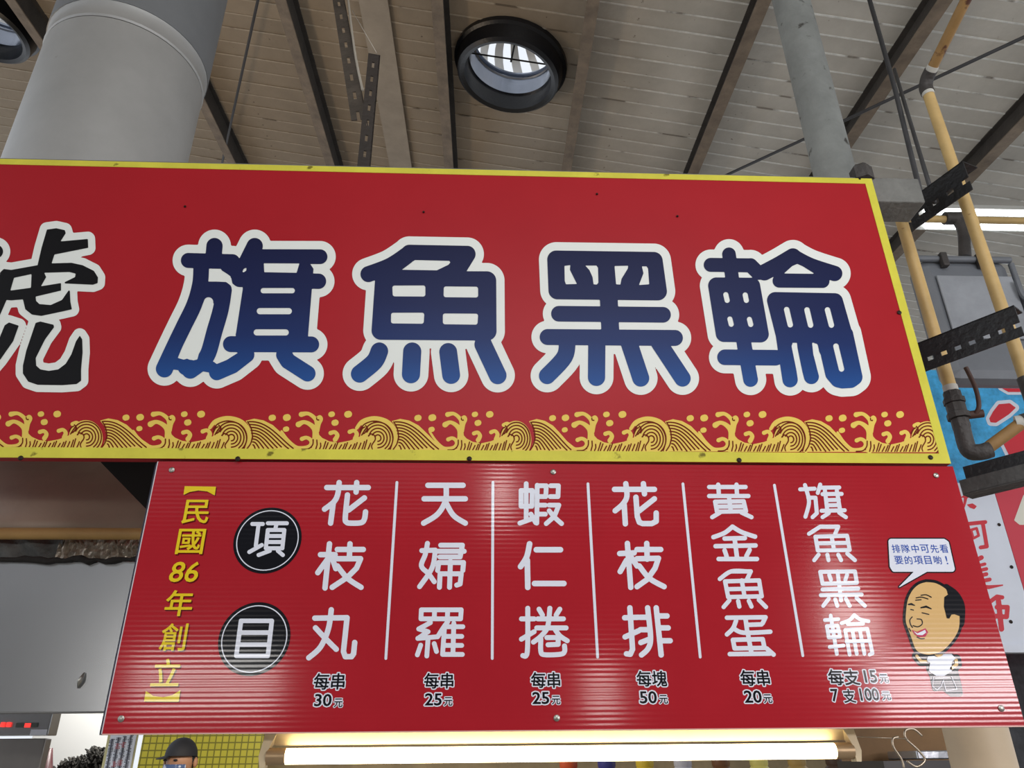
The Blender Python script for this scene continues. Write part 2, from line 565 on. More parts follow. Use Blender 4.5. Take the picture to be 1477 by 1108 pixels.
def grid_material(m, c2, sx, sz, mort=.03):
    nt = m.node_tree; b = nt.nodes['Principled BSDF']
    tc = nt.nodes.new('ShaderNodeTexCoord'); mp = nt.nodes.new('ShaderNodeMapping'); mp.inputs['Rotation'].default_value = (PI / 2, 0, 0)
    nt.links.new(tc.outputs['Object'], mp.inputs[0])
    br = nt.nodes.new('ShaderNodeTexBrick'); br.offset = 0
    br.inputs['Color1'].default_value = b.inputs['Base Color'].default_value
    br.inputs['Color2'].default_value = [v * .92 for v in b.inputs['Base Color'].default_value]
    br.inputs['Mortar'].default_value = (*lin(c2), 1); br.inputs['Scale'].default_value = 1
    br.inputs['Mortar Size'].default_value = mort * sx; br.inputs['Brick Width'].default_value = sx; br.inputs['Row Height'].default_value = sz
    nt.links.new(mp.outputs[0], br.inputs[0]); nt.links.new(br.outputs[0], b.inputs['Base Color'])


grid_material(m_tile, (120, 116, 40), .045, .045, .1)
a = P(198, 1108, 4.4); bq = P(382, 1045, 4.4)
MB().box((a.x, 4.4, 0), (bq.x, 4.5, bq.z + .25)).build('wall_back', m_tile, kind='structure')
a = P(1225, 1108, 1.35); bq = P(1390, 1052, 1.35)
MB().box((a.x, 1.35, 0), (bq.x + .1, 1.4, bq.z + .5)).build('wall_right', mat('brown_panel', (136, 104, 68), .7, var=.25, scale=5), kind='structure')
a = P(385, 1108, 3.2); bq = P(1250, 1000, 3.2)
MB().box((a.x - .5, 5.0, 0), (bq.x + 1.5, 5.1, 2.3)).build('wall_stall', mat('stall_wall', (150, 132, 100), .7, var=.2), kind='structure')

# ================================================================== THE BIG SIGN
YS = 0.0
m_red = mat('red_vinyl', (165, 34, 42), .35, var=.05, scale=2.5, spec=.12)
m_yel = mat('yellow_vinyl', (208, 200, 74), .4, var=.12, scale=7, spots=((120, 110, 40), 22, .66), bump=.05, spec=.15)
m_white = mat('white_vinyl', (226, 229, 224), .4, var=.02, spec=.15)
m_navy = mat('navy_vinyl', (28, 38, 92), .35, spec=.12)
# the navy lettering is printed with a fade to a lighter blue at the foot
nt = m_navy.node_tree; b_ = nt.nodes['Principled BSDF']
tc = nt.nodes.new('ShaderNodeTexCoord'); sp = nt.nodes.new('ShaderNodeSeparateXYZ'); nt.links.new(tc.outputs['Object'], sp.inputs[0])
r_ = nt.nodes.new('ShaderNodeValToRGB'); nt.links.new(sp.outputs[2], r_.inputs[0])
e = r_.color_ramp.elements
e[0].position = .0; e[0].color = (*lin((38, 80, 144)), 1)
e[1].position = .42; e[1].color = (*lin((28, 31, 62)), 1)
q = e.new(.06); q.color = (*lin((35, 64, 120)), 1)
q = e.new(.12); q.color = (*lin((34, 50, 98)), 1)
q = e.new(.22); q.color = (*lin((32, 40, 80)), 1)
nt.links.new(r_.outputs[0], b_.inputs['Base Color'])

TR = P(1254, 258, YS); BR = P(1375, 669, YS)
xR = (TR.x + BR.x) / 2; zT = TR.z; zB = BR.z; xL = P(0, 450, YS).x - 1.0
sign = thing('shop_sign', (0.1, 0, zB), 'large red signboard with yellow rim and navy characters over the menu board', 'sign')
MB().box((xL, 0.0, zB), (xR, 0.022, zT)).build('sign_panel', m_red, sign)
bw = .034
zi = P(700, 650, YS).z
xi = P(1312, 500, YS).x
zti = P(700, 253, YS).z
MB().box((xL, -.0012, zti), (xR, 0.0, zT)).build('yellow_rim', m_yel, sign)
MB().box((xL, -.0012, zB), (xR, 0.0, zi)).build('yellow_rim', m_yel, sign)
MB().box((xi, -.0012, zi), (xR, 0.0, zti)).build('yellow_rim', m_yel, sign)
YW, YN = -.0008, -.0014


def bigchar(art, mm=m_navy, grow=12, lab=None, fill=None):
    a = Art(*art.o); a.ops = list(art.ops)
    if fill: a.po(fill)
    c = print_art(a, 'character', m_white, YW, sign, grow=grow, step=1.5, subs=False, label=lab)
    print_art(art, 'character_face', mm, YN, c, step=1.0)


# 1: banner pennant
a = Art(200, 320, 4.433)
a.st([(485, 155), (478, 230)], 52).st([(318, 247), (600, 255)], 48)
a.st([(400, 290), (392, 400), (355, 530), (290, 665), (225, 800), (165, 940, 55)], 50, curve=True)
a.st([(400, 432), (540, 432)], 50).st([(545, 435), (525, 560), (485, 700), (445, 840), (400, 900), (330, 948, 55)], 51, curve=True)
a.st([(400, 900), (300, 930)], 50)
a.st([(742, 155), (690, 260), (640, 360)], 52).st([(742, 222), (1160, 223)], 47).st([(1150, 380), (645, 368)], 49)
a.st([(530, 255), (600, 300), (650, 340)], 46)
a.po([(705, 250), (1090, 260), (1118, 300), (1075, 830), (640, 830), (620, 720), (664, 430)])
a.st([(590, 782), (1103, 784)], 51).st([(690, 850), (600, 920), (500, 963)], 50).st([(930, 850), (955, 890), (1080, 970)], 51)
a.po([(380, 420), (505, 420), (490, 520), (380, 520)])
a.po([(800, 265), (1028, 266), (1010, 326), (803, 322)], sub=True)
a.po([(663, 318), (672, 300), (690, 293), (688, 312), (670, 324)], sub=True)
for (x0, x1, y, r) in ((797, 982, 440, 17), (775, 960, 571, 20), (755, 940, 707, 20)): a.st([(x0, y), (x1, y)], r, sub=True)
a.st([(447, 512, 30), (420, 600, 33), (375, 720, 36), (335, 845, 38)], 30, sub=True)
a.po([(280, 870), (300, 790), (400, 790), (375, 880), (350, 886), (305, 874)], sub=True)
a.po([(455, 380), (460, 320), (475, 300), (525, 300), (560, 350), (592, 357), (600, 400), (640, 420), (666, 427), (622, 715), (560, 730), (545, 725), (598, 450), (592, 410), (560, 385)], sub=True)
a.po([(520, 820), (560, 832), (638, 836), (560, 885), (485, 915)], sub=True)
a.po([(215, 860), (300, 885), (350, 888), (400, 880), (420, 920), (350, 960), (225, 945)]).po([(400, 900), (480, 895), (520, 925), (480, 965), (440, 962), (380, 950)])
bigchar(a, fill=[(300, 850), (447, 500), (420, 870)], lab='first navy character, pennant, slanting strokes')
# 2: fish
a = Art(480, 330, 4.433)
a.po([(330, 330), (985, 332), (987, 655), (308, 650)], 60).st([(490, 155), (860, 162)], 53).st([(490, 155), (370, 235), (228, 290)], 51, curve=True)
a.st([(860, 163), (800, 260), (780, 290)], 53).po([(400, 230), (800, 230), (800, 300), (300, 300)], 20)
a.po([(525, 200), (745, 205), (752, 215), (740, 230), (665, 266), (442, 262)], sub=True)
for p in ([(380, 363), (593, 362), (593, 434), (382, 432)], [(708, 368), (931, 371), (931, 440), (707, 437)], [(372, 537), (586, 536), (583, 608), (371, 605)], [(702, 541), (931, 543), (928, 614), (702, 610)]):
    cx = sum(v[0] for v in p) / 4; cy = sum(v[1] for v in p) / 4
    a.po([(cx + (x - cx) * .86, cy + (y - cy) * .6) for x, y in p], 14, sub=True)
a.st([(298, 783), (265, 850), (172, 928)], 56, curve=True).st([(508, 785), (500, 930)], 58).st([(738, 788), (757, 935)], 57).st([(962, 740), (1055, 938)], 56)
bigchar(a, lab='second navy character, boxy body on four short legs')
# 3: black
a = Art(760, 330, 4.431)
a.po([(188, 197), (810, 206), (837, 400), (196, 393)], 58).st([(520, 380), (534, 670)], 57)
a.st([(205, 543), (870, 550)], 50).st([(133, 692), (946, 698)], 51)
a.st([(258, 720), (240, 820), (130, 940)], 53, curve=True).st([(447, 730), (445, 950)], 55).st([(650, 720), (728, 955)], 54).st([(845, 730), (995, 957)], 52)
a.po([(240, 237), (278, 232), (275, 262), (320, 353), (250, 355), (242, 335)], sub=True)
a.po([(373, 235), (445, 235), (455, 250), (457, 345), (447, 357), (426, 355), (420, 310), (400, 265)], sub=True)
a.po([(560, 238), (648, 236), (645, 255), (605, 320), (598, 357), (570, 355)], sub=True)
a.po([(735, 240), (765, 240), (775, 255), (782, 355), (716, 360), (745, 285)], sub=True)
bigchar(a, lab='third navy character, windowed box over bars and four legs')
# 4: wheel
a = Art(990, 330, 4.262)
a.st([(262, 157), (285, 330)], 42).st([(150, 222), (395, 225)], 43).st([(395, 225), (440, 270), (482, 268)], 44)
a.st([(480, 268), (570, 220), (655, 170)], 50, curve=True).st([(655, 170), (760, 225), (912, 275)], 47, curve=True)
a.st([(572, 320), (838, 322)], 42).po([(560, 250), (660, 190), (870, 270), (860, 320), (560, 310)], 5)
a.po([(600, 275), (650, 230), (682, 216), (715, 230), (790, 277)], sub=True)
a.po([(185, 350), (403, 352), (456, 648), (232, 645)], 51).st([(345, 640), (357, 720), (395, 927)], 45)
for p in ([(243, 405), (251, 440)], [(362, 407), (369, 440)], [(268, 555), (276, 587)], [(388, 557), (396, 588)]): a.st(p, 16, sub=True)
a.st([(238, 790), (548, 793)], 48)
a.po([(547, 440), (912, 447), (970, 650), (600, 650)], 51)
a.st([(595, 640), (612, 760), (638, 928)], 47).st([(720, 640), (735, 780), (769, 909)], 46)
a.po([(850, 650), (975, 650), (1032, 912), (1010, 928), (960, 931), (935, 925), (905, 890)], 51)
a.po([(780, 690), (860, 690), (885, 780), (830, 780)])
for p in ([(617, 497), (639, 590)], [(742, 499), (764, 592)], [(868, 499), (892, 592)], [(664, 722), (690, 850), (708, 935)], [(793, 722), (818, 850), (838, 925)], [(920, 722), (954, 862)]): a.st(p, 17, sub=True)
bigchar(a, lab='fourth navy character, wheel, two halves side by side')
# 0: brush-written black character cut by the frame
a = Art(0, 300, 3.693)
a.po([(250, 115), (300, 108), (345, 118), (350, 135), (322, 178), (468, 165), (470, 212), (290, 248), (275, 295), (380, 292), (440, 305), (500, 335), (522, 370), (520, 400), (495, 409), (345, 402),
      (345, 395), (400, 368), (403, 350), (370, 341), (235, 345), (246, 368), (218, 417), (325, 400), (325, 440), (190, 472), (192, 495), (210, 512), (270, 517), (330, 490), (365, 440), (372, 440), (375, 500), (383, 540),
      (330, 552), (220, 575), (170, 568), (135, 540), (122, 487), (60, 492), (35, 490), (0, 570), (-60, 700), (-110, 690), (-40, 560), (-10, 430), (0, 345), (20, 325), (60, 330), (200, 305), (222, 210)])
a.po([(75, 372), (168, 352), (165, 425), (55, 440)], sub=True)
a.po([(25, 625), (48, 610), (100, 627), (70, 710), (0, 810), (-60, 880), (-90, 860), (-10, 710)])
a.po([(190, 612), (215, 605), (285, 622), (288, 635), (240, 700), (190, 800), (193, 840), (215, 860), (260, 868), (310, 860), (350, 830), (380, 780), (405, 710), (425, 680), (438, 700), (440, 770), (432, 860), (432, 920), (408, 938), (330, 944), (200, 942), (150, 925), (122, 882), (122, 840), (140, 760)])
a.st([(-120, 190, 34), (-20, 232, 36)], 34).st([(-420, 200), (-150, 190), (-170, 380), (-400, 390), (-420, 200)], 32).st([(-480, 520), (-90, 480)], 30).st([(-330, 520), (-350, 660), (-180, 640), (-210, 860), (-330, 900)], 34)
c0 = print_art(a, 'character', m_white, YW, sign, grow=10.5, step=1.5, subs=False, label='black brush-written character at the left end')
print_art(a, 'character_face', mat('black_vinyl', (22, 22, 24), .35, spec=.12), YN, c0, step=1.0)

# wave frieze along the foot
m_wline = mat('wave_line', (104, 30, 10), .5, spec=.1)
m_wave = mat('wave_yellow', (226, 196, 92), .45, var=.05, spec=.15)


def wave(treex, nxt, base, big, par):
    A_ = Art(); L_ = Art()
    sx = (nxt - treex) / 940.0; sy = 1 / 4.616 * (base - 590) / 60.0

    def T(p): return (treex + (p[0] - 240) * sx, base + (p[1] - 370) * sy)
    k_ = (sx + sy) / 2

    def st(A, pts, r=0, curve=True, lines=False):
        A.st([(*T(p), (p[2] if len(p) > 2 else r) * k_) for p in pts], r * k_, curve=curve)
    for (x, y, r) in ((345, 130, 18), (367, 187, 20), (452, 130, 22), (905, 155, 20), (998, 153, 22), (993, 233, 17)):
        st(A_, [(x - 4, y, r), (x + 4, y - 2, r)], r, False)
    st(A_, [(130, 198, 19), (165, 182, 13), (205, 198, 15), (237, 235, 19), (243, 300, 24), (240, 360, 20)])
    st(A_, [(148, 130, 17), (190, 124, 12), (225, 145, 13), (245, 175, 13), (250, 230, 14)])
    st(A_, [(252, 155, 10), (268, 147, 12), (277, 163, 12), (262, 195, 13), (252, 240, 14)])
    st(A_, [(152, 296, 14), (180, 287, 12), (206, 300, 13), (214, 325, 13), (195, 348, 12), (150, 354, 9), (110, 345, 8), (60, 300, 8), (20, 245, 8)])
    st(A_, [(338, 256, 14), (365, 250, 13), (382, 272, 14), (368, 300, 16)])
    st(A_, [(462, 248, 14), (490, 240, 12), (508, 262, 14), (498, 295, 16)])
    A_.po([T(p) for p in [(215, 372), (225, 300), (258, 262), (285, 290), (330, 312), (390, 322), (460, 308), (510, 290), (560, 262), (600, 300), (615, 372)]])
    if big:
        st(A_, [(508, 222, 11), (545, 178, 14), (620, 157, 15), (700, 178, 16), (750, 235, 17), (762, 300, 16), (748, 366, 12)])
    A_.po([T((640 + 112 * math.cos(t), 300 + 128 * math.sin(t))) for t in np.linspace(-PI * .98, PI * .17, 20)] + [T((735, 372)), T((610, 372)), T((560, 300))])
    st(A_, [(552, 200, 13), (580, 192, 14), (600, 215, 14), (600, 250, 12)])
    A_.po([T(p) for p in [(735, 175), (790, 160), (850, 172), (910, 205), (960, 255), (1010, 308), (1060, 345), (1100, 360), (1180, 362), (1180, 372), (745, 372), (778, 290), (765, 220)]])
    # line work
    for r in (20, 40, 60, 80, 98):
        st(L_, [(645 + r * math.cos(t), 290 + r * 1.1 * math.sin(t)) for t in np.linspace(-PI * .85, PI * (.5 if r < 70 else .3), 12)], 4.2)
    if big: st(L_, [(530, 232), (560, 195), (620, 175), (685, 192), (728, 240), (742, 300), (725, 366)], 4)
    st(L_, [(585, 275, 5), (600, 262, 4), (622, 272, 4), (628, 300, 4), (605, 340, 4), (610, 366, 3)])
    st(L_, [(565, 205), (578, 225), (560, 255), (545, 262)], 4); st(L_, [(530, 250), (545, 225), (560, 215)], 4); st(L_, [(540, 270), (560, 235)], 4)
    st(L_, [(248, 152), (250, 165), (262, 168)], 3.5); st(L_, [(778, 290), (768, 330), (745, 366)], 4); st(L_, [(748, 180), (772, 230), (780, 290)], 4)
    st(L_, [(225, 300), (222, 335), (195, 362), (150, 366)], 4)
    for q in range(9):
        ys_ = 180 + q * 20; x0 = 758 + min(q, 6) * 4; W_ = 345 - q * 37 - (x0 - 758); us = [k / 16 for k in range(17)]
        f_ = lambda u: (u ** 1.25) ** 2 * (3 - 2 * u ** 1.25)
        st(L_, [p_ for p_ in [(x0 + W_ * u, ys_ + (392 - ys_) * f_(u)) for u in us] if p_[1] < 368], 4.3)
    for q in range(17):
        x = 245 + q * 21 + (q % 3) * 3; h = (45, 30, 38)[q % 3] * (1.4 if q < 3 or q > 12 else 1)
        st(L_, [(x + (14 if q > 1 else 4), 366 - h), (x + 6, 366 - h * .5), (x - 3, 366)], 4, False)
    xc = xi
    def clipf(X, Yg): return (X - (1268 + (Yg - 258) * .2925 + -19.0)) if nxt > 1400 else np.full(X.shape, -1e3)
    print_art(A_, 'wave_ornament', m_wave, -.0003 - .00025 * par, sign, step=.75, clip=clipf)
    print_art(L_, 'wave_line', m_wline, -.0009 - .00015 * par, sign, step=.6, clip=clipf, kind='stuff')


trees = [(-170, 36, 646), (36, 242, 646.5), (242, 455, 648), (455, 664, 649), (664, 852, 650), (852, 1055, 651), (1055, 1254, 651.5), (1254, 1450, 652)]
for i, (x, nx_, b0) in enumerate(trees):
    wave(x, nx_, b0, i not in (1, 4, 7), i % 2)

m_screw = mat('dark_screw', (40, 28, 22), .5, metal=.6)
m_screw2 = mat('steel_screw', (170, 168, 160), .35, metal=.9)


def screw(px, py, parent, Y, r=.0055, m=m_screw):
    c = P(px, py, Y)
    V = []; Fc = []; n = 14
    for rr, yy in ((r, 0), (r, -.0015), (r * .6, -.003)):
        for k in range(n): V.append((c.x + rr * math.cos(2 * PI * k / n), Y + yy, c.z + rr * math.sin(2 * PI * k / n)))
    for s in range(2):
        for k in range(n): Fc.append([s * n + k, s * n + (k + 1) % n, (s + 1) * n + (k + 1) % n, (s + 1) * n + k][::-1])
    Fc.append([2 * n + k for k in range(n)][::-1]); Fc.append([k for k in range(n)])
    return mk('screw', V, Fc, m, parent, smooth='auto')


for p in ((30, 661), (343, 662), (677, 662), (1066, 664), (1342, 660), (1297, 451), (1240, 258), (267, 298), (611, 306), (861, 280), (977, 312)):
    screw(*p, sign, -.0014, r=.0055 if p[1] > 400 else .003)

# ================================================================== THE MENU BOARD
YB = .006
m_bred = ribbed('ribbed_red', (166, 34, 44))
m_bwhite = ribbed('ribbed_white', (222, 225, 236))
m_bblack = ribbed('ribbed_black', (24, 25, 30))
m_byel = ribbed('ribbed_yellow', (228, 200, 40))
m_bblue = ribbed('ribbed_blue', (40, 80, 170))
bx0 = P(228, 668, YB).x; bx1 = P(1375, 675, YB).x; bz1 = P(700, 671, YB).z + .004; bz0 = P(800, 1053, YB).z
menu = thing('menu_board', ((bx0 + bx1) / 2, YB, bz0), 'red corrugated plastic menu board with white dish names under the big sign', 'sign')
MB().box((bx0, YB, bz0), (bx1, YB + .006, bz1)).build('board_panel', m_bred, menu)
# fluted backing sheet that shows past the left end
m_pp = mat('pale_plastic', (206, 200, 206), .4)
MB().box((bx0 - .0022, YB + .0004, bz0), (bx0, YB + .002, bz1)).build('cut_edge', m_pp, menu)
MB().box((bx0 - .0100, YB + .012, bz0 - .002), (bx1 - .02, YB + .0135, bz1)).build('backing_sheet', m_pp, menu)
MB().box((bx0 - .0080, YB + .0065, bz0 - .001), (bx1 - .03, YB + .0115, bz1 - .002)).build('flute_core', mat('flute_core', (40, 44, 66), .5), menu)
MB().box((bx0 - .0005, YB - .0004, bz0 - .002), (bx1, YB + .004, bz0)).build('edge_trim', mat('edge_pale', (214, 170, 160), .5), menu)
YM = YB - .0006


def ch(art, m=None, parent=None, Y=None, name='character', grow=0, step=.6):
    return print_art(art, name, m or m_bwhite, Y or YM, parent or menu, grow=grow, step=step)


def strokes(o, r, L):
    a = Art(*o)
    for s in L:
        tn = [abs((math.atan2(r_[1] - q_[1], r_[0] - q_[0]) - math.atan2(q_[1] - p_[1], q_[0] - p_[0]) + PI) % (2 * PI) - PI) for p_, q_, r_ in zip(s, s[1:], s[2:])]
        a.st(s, r, curve=bool(tn) and max(tn) < math.radians(62))
    return a


A0 = (420, 680, 3.078); B0 = (680, 680, 3.077); C0 = (980, 670, 2.916); D0 = (140, 670, 2.769)
GA = [
    [[(158, 72), (342, 72)], [(213, 50), (207, 100), (190, 135), (148, 168)], [(291, 50), (288, 92)], [(187, 140), (175, 230)], [(250, 105), (240, 205), (245, 225), (262, 230), (310, 228), (325, 212), (330, 180)], [(325, 118), (255, 172)]],
    [[(130, 370), (195, 370)], [(170, 322), (150, 518)], [(158, 395), (118, 450)], [(182, 385), (198, 432)], [(205, 347), (320, 347)], [(261, 322), (258, 385)], [(205, 388), (308, 388), (290, 430), (250, 470), (182, 515)], [(205, 420), (250, 475), (310, 515)]],
    [[(178, 615), (165, 700), (130, 780), (78, 828)], [(105, 652), (248, 650), (232, 800), (240, 823), (268, 823), (277, 810), (282, 760)], [(108, 695), (150, 740), (200, 790)]],
    [[(607, 62), (763, 62)], [(590, 122), (773, 122)], [(688, 62), (685, 130), (650, 190), (588, 230)], [(685, 135), (720, 195), (773, 230)]],
]
for g in GA: ch(strokes(A0, 12, g))
ch(strokes(A0, 11, [[(605, 320), (595, 370), (578, 420), (610, 455), (635, 490)], [(640, 352), (625, 430), (570, 512)], [(580, 352), (640, 350)],
                    [(664, 328), (760, 328), (750, 380), (660, 380)], [(655, 355), (768, 355)], [(650, 440), (655, 405), (765, 405), (762, 440)], [(658, 515), (661, 455), (755, 455), (750, 500), (735, 505)], [(707, 400), (703, 515)]]))
ch(strokes(A0, 10.5, [[(578, 615), (755, 615), (752, 655), (576, 655), (578, 615)], [(637, 615), (635, 655)], [(695, 615), (693, 655)],
                    [(618, 672), (566, 700), (608, 712), (562, 742), (645, 735)], [(608, 740), (602, 820)], [(575, 772), (560, 815)], [(635, 765), (645, 800)],
                    [(695, 668), (675, 695), (650, 735)], [(680, 700), (672, 813), (760, 813)], [(680, 690), (762, 690)], [(678, 733), (757, 733)], [(675, 773), (757, 773)], [(722, 675), (718, 812)]]))
ch(strokes(B0, 10.5, [[(220, 85), (270, 85), (268, 155), (220, 155), (220, 85)], [(243, 55), (243, 220)], [(215, 230), (270, 210)], [(264, 190), (285, 228)],
                    [(292, 62), (290, 230)], [(292, 64), (332, 64), (330, 112), (295, 112)], [(295, 150), (328, 150)], [(294, 190), (328, 190)], [(352, 64), (386, 64), (384, 112), (350, 112)],
                    [(345, 150), (388, 150), (368, 200), (332, 232)], [(345, 175), (370, 205), (400, 232)]]))
ch(strokes(B0, 12.5, [[(258, 322), (245, 380), (218, 423)], [(248, 395), (250, 515)], [(288, 348), (395, 348)], [(280, 498), (410, 498)]]))
ch(strokes(B0, 11, [[(250, 608), (248, 800), (228, 818)], [(222, 655), (278, 655)], [(222, 745), (278, 712)], [(300, 612), (315, 638)], [(392, 612), (376, 638)], [(295, 655), (408, 655)], [(290, 695), (420, 695)],
                  [(348, 608), (338, 690), (310, 730), (275, 758)], [(370, 700), (392, 730), (425, 752)], [(335, 738), (385, 738), (385, 768), (340, 770)], [(308, 745), (308, 800), (325, 814), (395, 812), (413, 800), (413, 775)]]))
ch(strokes(B0, 12, [[(635, 80), (812, 80)], [(685, 55), (690, 110), (672, 145), (638, 175)], [(763, 55), (768, 100)], [(678, 150), (683, 233)], [(730, 115), (736, 200), (745, 226), (760, 232), (800, 232), (820, 222), (820, 185)], [(812, 122), (745, 175)]]))
ch(strokes(B0, 12, [[(658, 365), (722, 362)], [(692, 320), (707, 515)], [(688, 395), (660, 445)], [(708, 380), (735, 420)], [(735, 347), (840, 347)], [(778, 320), (780, 390)], [(735, 388), (830, 386), (815, 430), (780, 480), (735, 512)], [(745, 420), (790, 475), (855, 512)]]))
ch(strokes(B0, 12, [[(703, 606), (715, 790), (705, 812), (688, 810)], [(680, 650), (740, 648)], [(682, 735), (742, 708)], [(782, 606), (795, 735), (785, 785), (755, 815)], [(750, 648), (785, 648)], [(750, 703), (788, 703)], [(752, 760), (790, 745)],
                  [(820, 606), (842, 815)], [(825, 642), (868, 642)], [(830, 695), (873, 695)], [(835, 752), (882, 752)]]))
ch(strokes(C0, 9, [[(125, 95), (278, 95)], [(163, 85), (166, 128)], [(240, 85), (242, 128)], [(125, 133), (290, 133)], [(150, 157), (270, 155), (280, 197), (158, 199), (150, 157)], [(155, 178), (275, 176)], [(208, 135), (216, 197)], [(170, 203), (138, 222)], [(262, 203), (303, 222)]]))
ch(strokes(C0, 9.5, [[(223, 262), (190, 288), (143, 306)], [(223, 262), (262, 285), (318, 304)], [(190, 312), (275, 310)], [(152, 344), (320, 341)], [(165, 398), (326, 398)], [(232, 312), (243, 398)], [(190, 362), (198, 385)], [(295, 360), (282, 385)]]))
ch(strokes(C0, 9, [[(285, 450), (218, 450), (170, 482)], [(218, 450), (300, 450), (285, 482)], [(192, 492), (335, 488), (346, 555), (205, 558), (192, 492)], [(198, 525), (340, 522)], [(262, 488), (274, 556)], [(210, 572), (186, 600)], [(247, 575), (252, 598)], [(292, 574), (303, 598)], [(334, 570), (364, 600)]]))
ch(strokes(C0, 9.5, [[(200, 645), (362, 643), (350, 668)], [(278, 650), (285, 702)], [(285, 675), (345, 673)], [(238, 658), (225, 690), (200, 715)], [(228, 690), (270, 708), (382, 704)], [(225, 738), (350, 735), (358, 772), (232, 774), (225, 738)], [(288, 712), (303, 795)], [(212, 798), (380, 796)], [(368, 775), (396, 800)]]))
ch(strokes(C0, 8.5, [[(528, 87), (535, 107)], [(508, 105), (568, 102)], [(535, 110), (545, 160), (530, 220)], [(542, 140), (572, 140), (578, 205), (560, 222)], [(592, 85), (582, 120)], [(590, 98), (672, 97)], [(602, 125), (682, 124)], [(612, 110), (622, 195)], [(662, 110), (676, 195)], [(617, 150), (670, 149)], [(620, 172), (672, 171)], [(598, 195), (695, 193)], [(628, 205), (602, 222)], [(672, 203), (700, 222)]]))
ch(strokes(C0, 8.5, [[(592, 262), (545, 292)], [(595, 262), (668, 262), (655, 292)], [(572, 304), (705, 300), (716, 360), (582, 362), (572, 304)], [(577, 332), (710, 330)], [(640, 302), (650, 360)], [(585, 380), (567, 403)], [(622, 380), (627, 403)], [(668, 380), (680, 403)], [(706, 375), (738, 403)]]))
ch(strokes(C0, 8.5, [[(592, 452), (738, 450), (746, 498), (602, 502), (592, 452)], [(665, 450), (680, 572)], [(630, 465), (637, 485)], [(705, 465), (698, 485)], [(602, 526), (752, 522)], [(595, 550), (766, 547)], [(628, 565), (605, 595)], [(655, 568), (664, 595)], [(700, 565), (716, 595)], [(745, 562), (780, 595)]]))
ch(strokes(C0, 8, [[(636, 636), (662, 797)], [(612, 655), (668, 651)], [(620, 680), (665, 678), (676, 725), (628, 728), (620, 680)], [(625, 703), (672, 701)], [(632, 768), (690, 762)], [(735, 634), (715, 655), (682, 668)], [(735, 634), (760, 652), (795, 660)], [(708, 672), (772, 670)], [(697, 697), (790, 692), (812, 795), (800, 800)], [(697, 697), (716, 800)], [(703, 745), (800, 742)], [(727, 697), (746, 797)], [(758, 694), (778, 797)]]))
# dividing lines
for (x0, y0, x1, y1) in ((572.5, 696, 556.5, 950), (711, 696, 710, 950), (848, 698, 862, 948), (985, 698, 1010, 948), (1117, 700, 1158, 946)):
    a = Art(); a.st([(x0, y0), (x1, y1)], 2.0); ch(a, name='divider_line', step=.8)
# round badges
for (cx, cy, top, bot, L, r) in ((386, 779, 733, 825, [[(620, 238), (662, 238)], [(645, 240), (634, 325)], [(608, 350), (658, 322)], [(682, 235), (758, 235)], [(717, 235), (712, 258)], [(682, 262), (748, 262), (740, 335), (674, 335), (682, 262)], [(679, 286), (744, 286)], [(677, 310), (742, 310)], [(690, 345), (645, 362)], [(722, 345), (742, 362)]], 8),
                                 (367, 921, 870, 972, [[(575, 625), (698, 625), (682, 765), (556, 765), (575, 625)], [(568, 672), (692, 672)], [(562, 720), (686, 720)]], 9)):
    c = P(cx, cy, YM); R = .070
    n = 64
    bd_ = mk('round_badge', [(c.x + R * math.cos(2 * PI * k / n), YM, c.z + R * math.sin(2 * PI * k / n)) for k in range(n)], [list(range(n))], m_bblack, menu, label='round black badge with white ring')
    V = []; Fc = []
    for k in range(n):
        for rr in (R * .915, R * .885): V.append((c.x + rr * math.cos(2 * PI * k / n), YM - .0004, c.z + rr * math.sin(2 * PI * k / n)))
    for k in range(n): Fc.append([2 * k, 2 * k + 1, 2 * ((k + 1) % n) + 1, 2 * ((k + 1) % n)])
    mk('ring', V, Fc, m_bwhite, bd_)
    ch(strokes(D0, r, L), parent=bd_, Y=YM - .0004)
# founding-year line (yellow with dark shadow)
m_shade = ribbed('ribbed_shadow', (92, 18, 20))
for s, x, y, h, rt in (('民', 283, 738, 33, 1.08), ('國', 275, 781, 35, 1.1), ('86', 266.5, 825, 28, 1.05), ('年', 258.5, 870, 36, 1.08), ('創', 250.5, 919, 38, 1.0), ('立', 240, 970, 38, 1.05)):
    sh = -.0 if s != '86' else .12
    text(s, x + 1.6, y + 1.8, h, m_shade, YM + .0002, menu, bold=.016, ratio=rt, shear=sh, name='character_shadow')
    text(s, x, y, h, m_byel, YM, menu, bold=.012, ratio=rt, shear=sh, name='character', label='yellow character of the founding year')
for pts in ([(345, 122), (350, 87), (475, 89), (470, 124), (440, 108), (405, 104), (370, 110)], [(187, 947), (195, 905), (225, 925), (265, 930), (300, 922), (333, 902), (326, 948)]):
    for (dx, mm, yy) in ((3.5, m_shade, YM + .0002), (0, m_byel, YM)):
        a = Art(*D0); a.po([(x + dx, y + dx) for x, y in pts]); ch(a, mm, Y=yy, name='bracket_mark' if not dx else 'bracket_shadow')


def price(parts):
    for s, x, y, h, rt in parts:
        text(s, x, y, h, m_bwhite, YM + .0002, menu, bold=.088 if h > 14 else .10, ratio=rt, name='price_outline')
        text(s, x, y, h, m_bblack, YM, menu, bold=.018, ratio=rt, name='price_lettering')


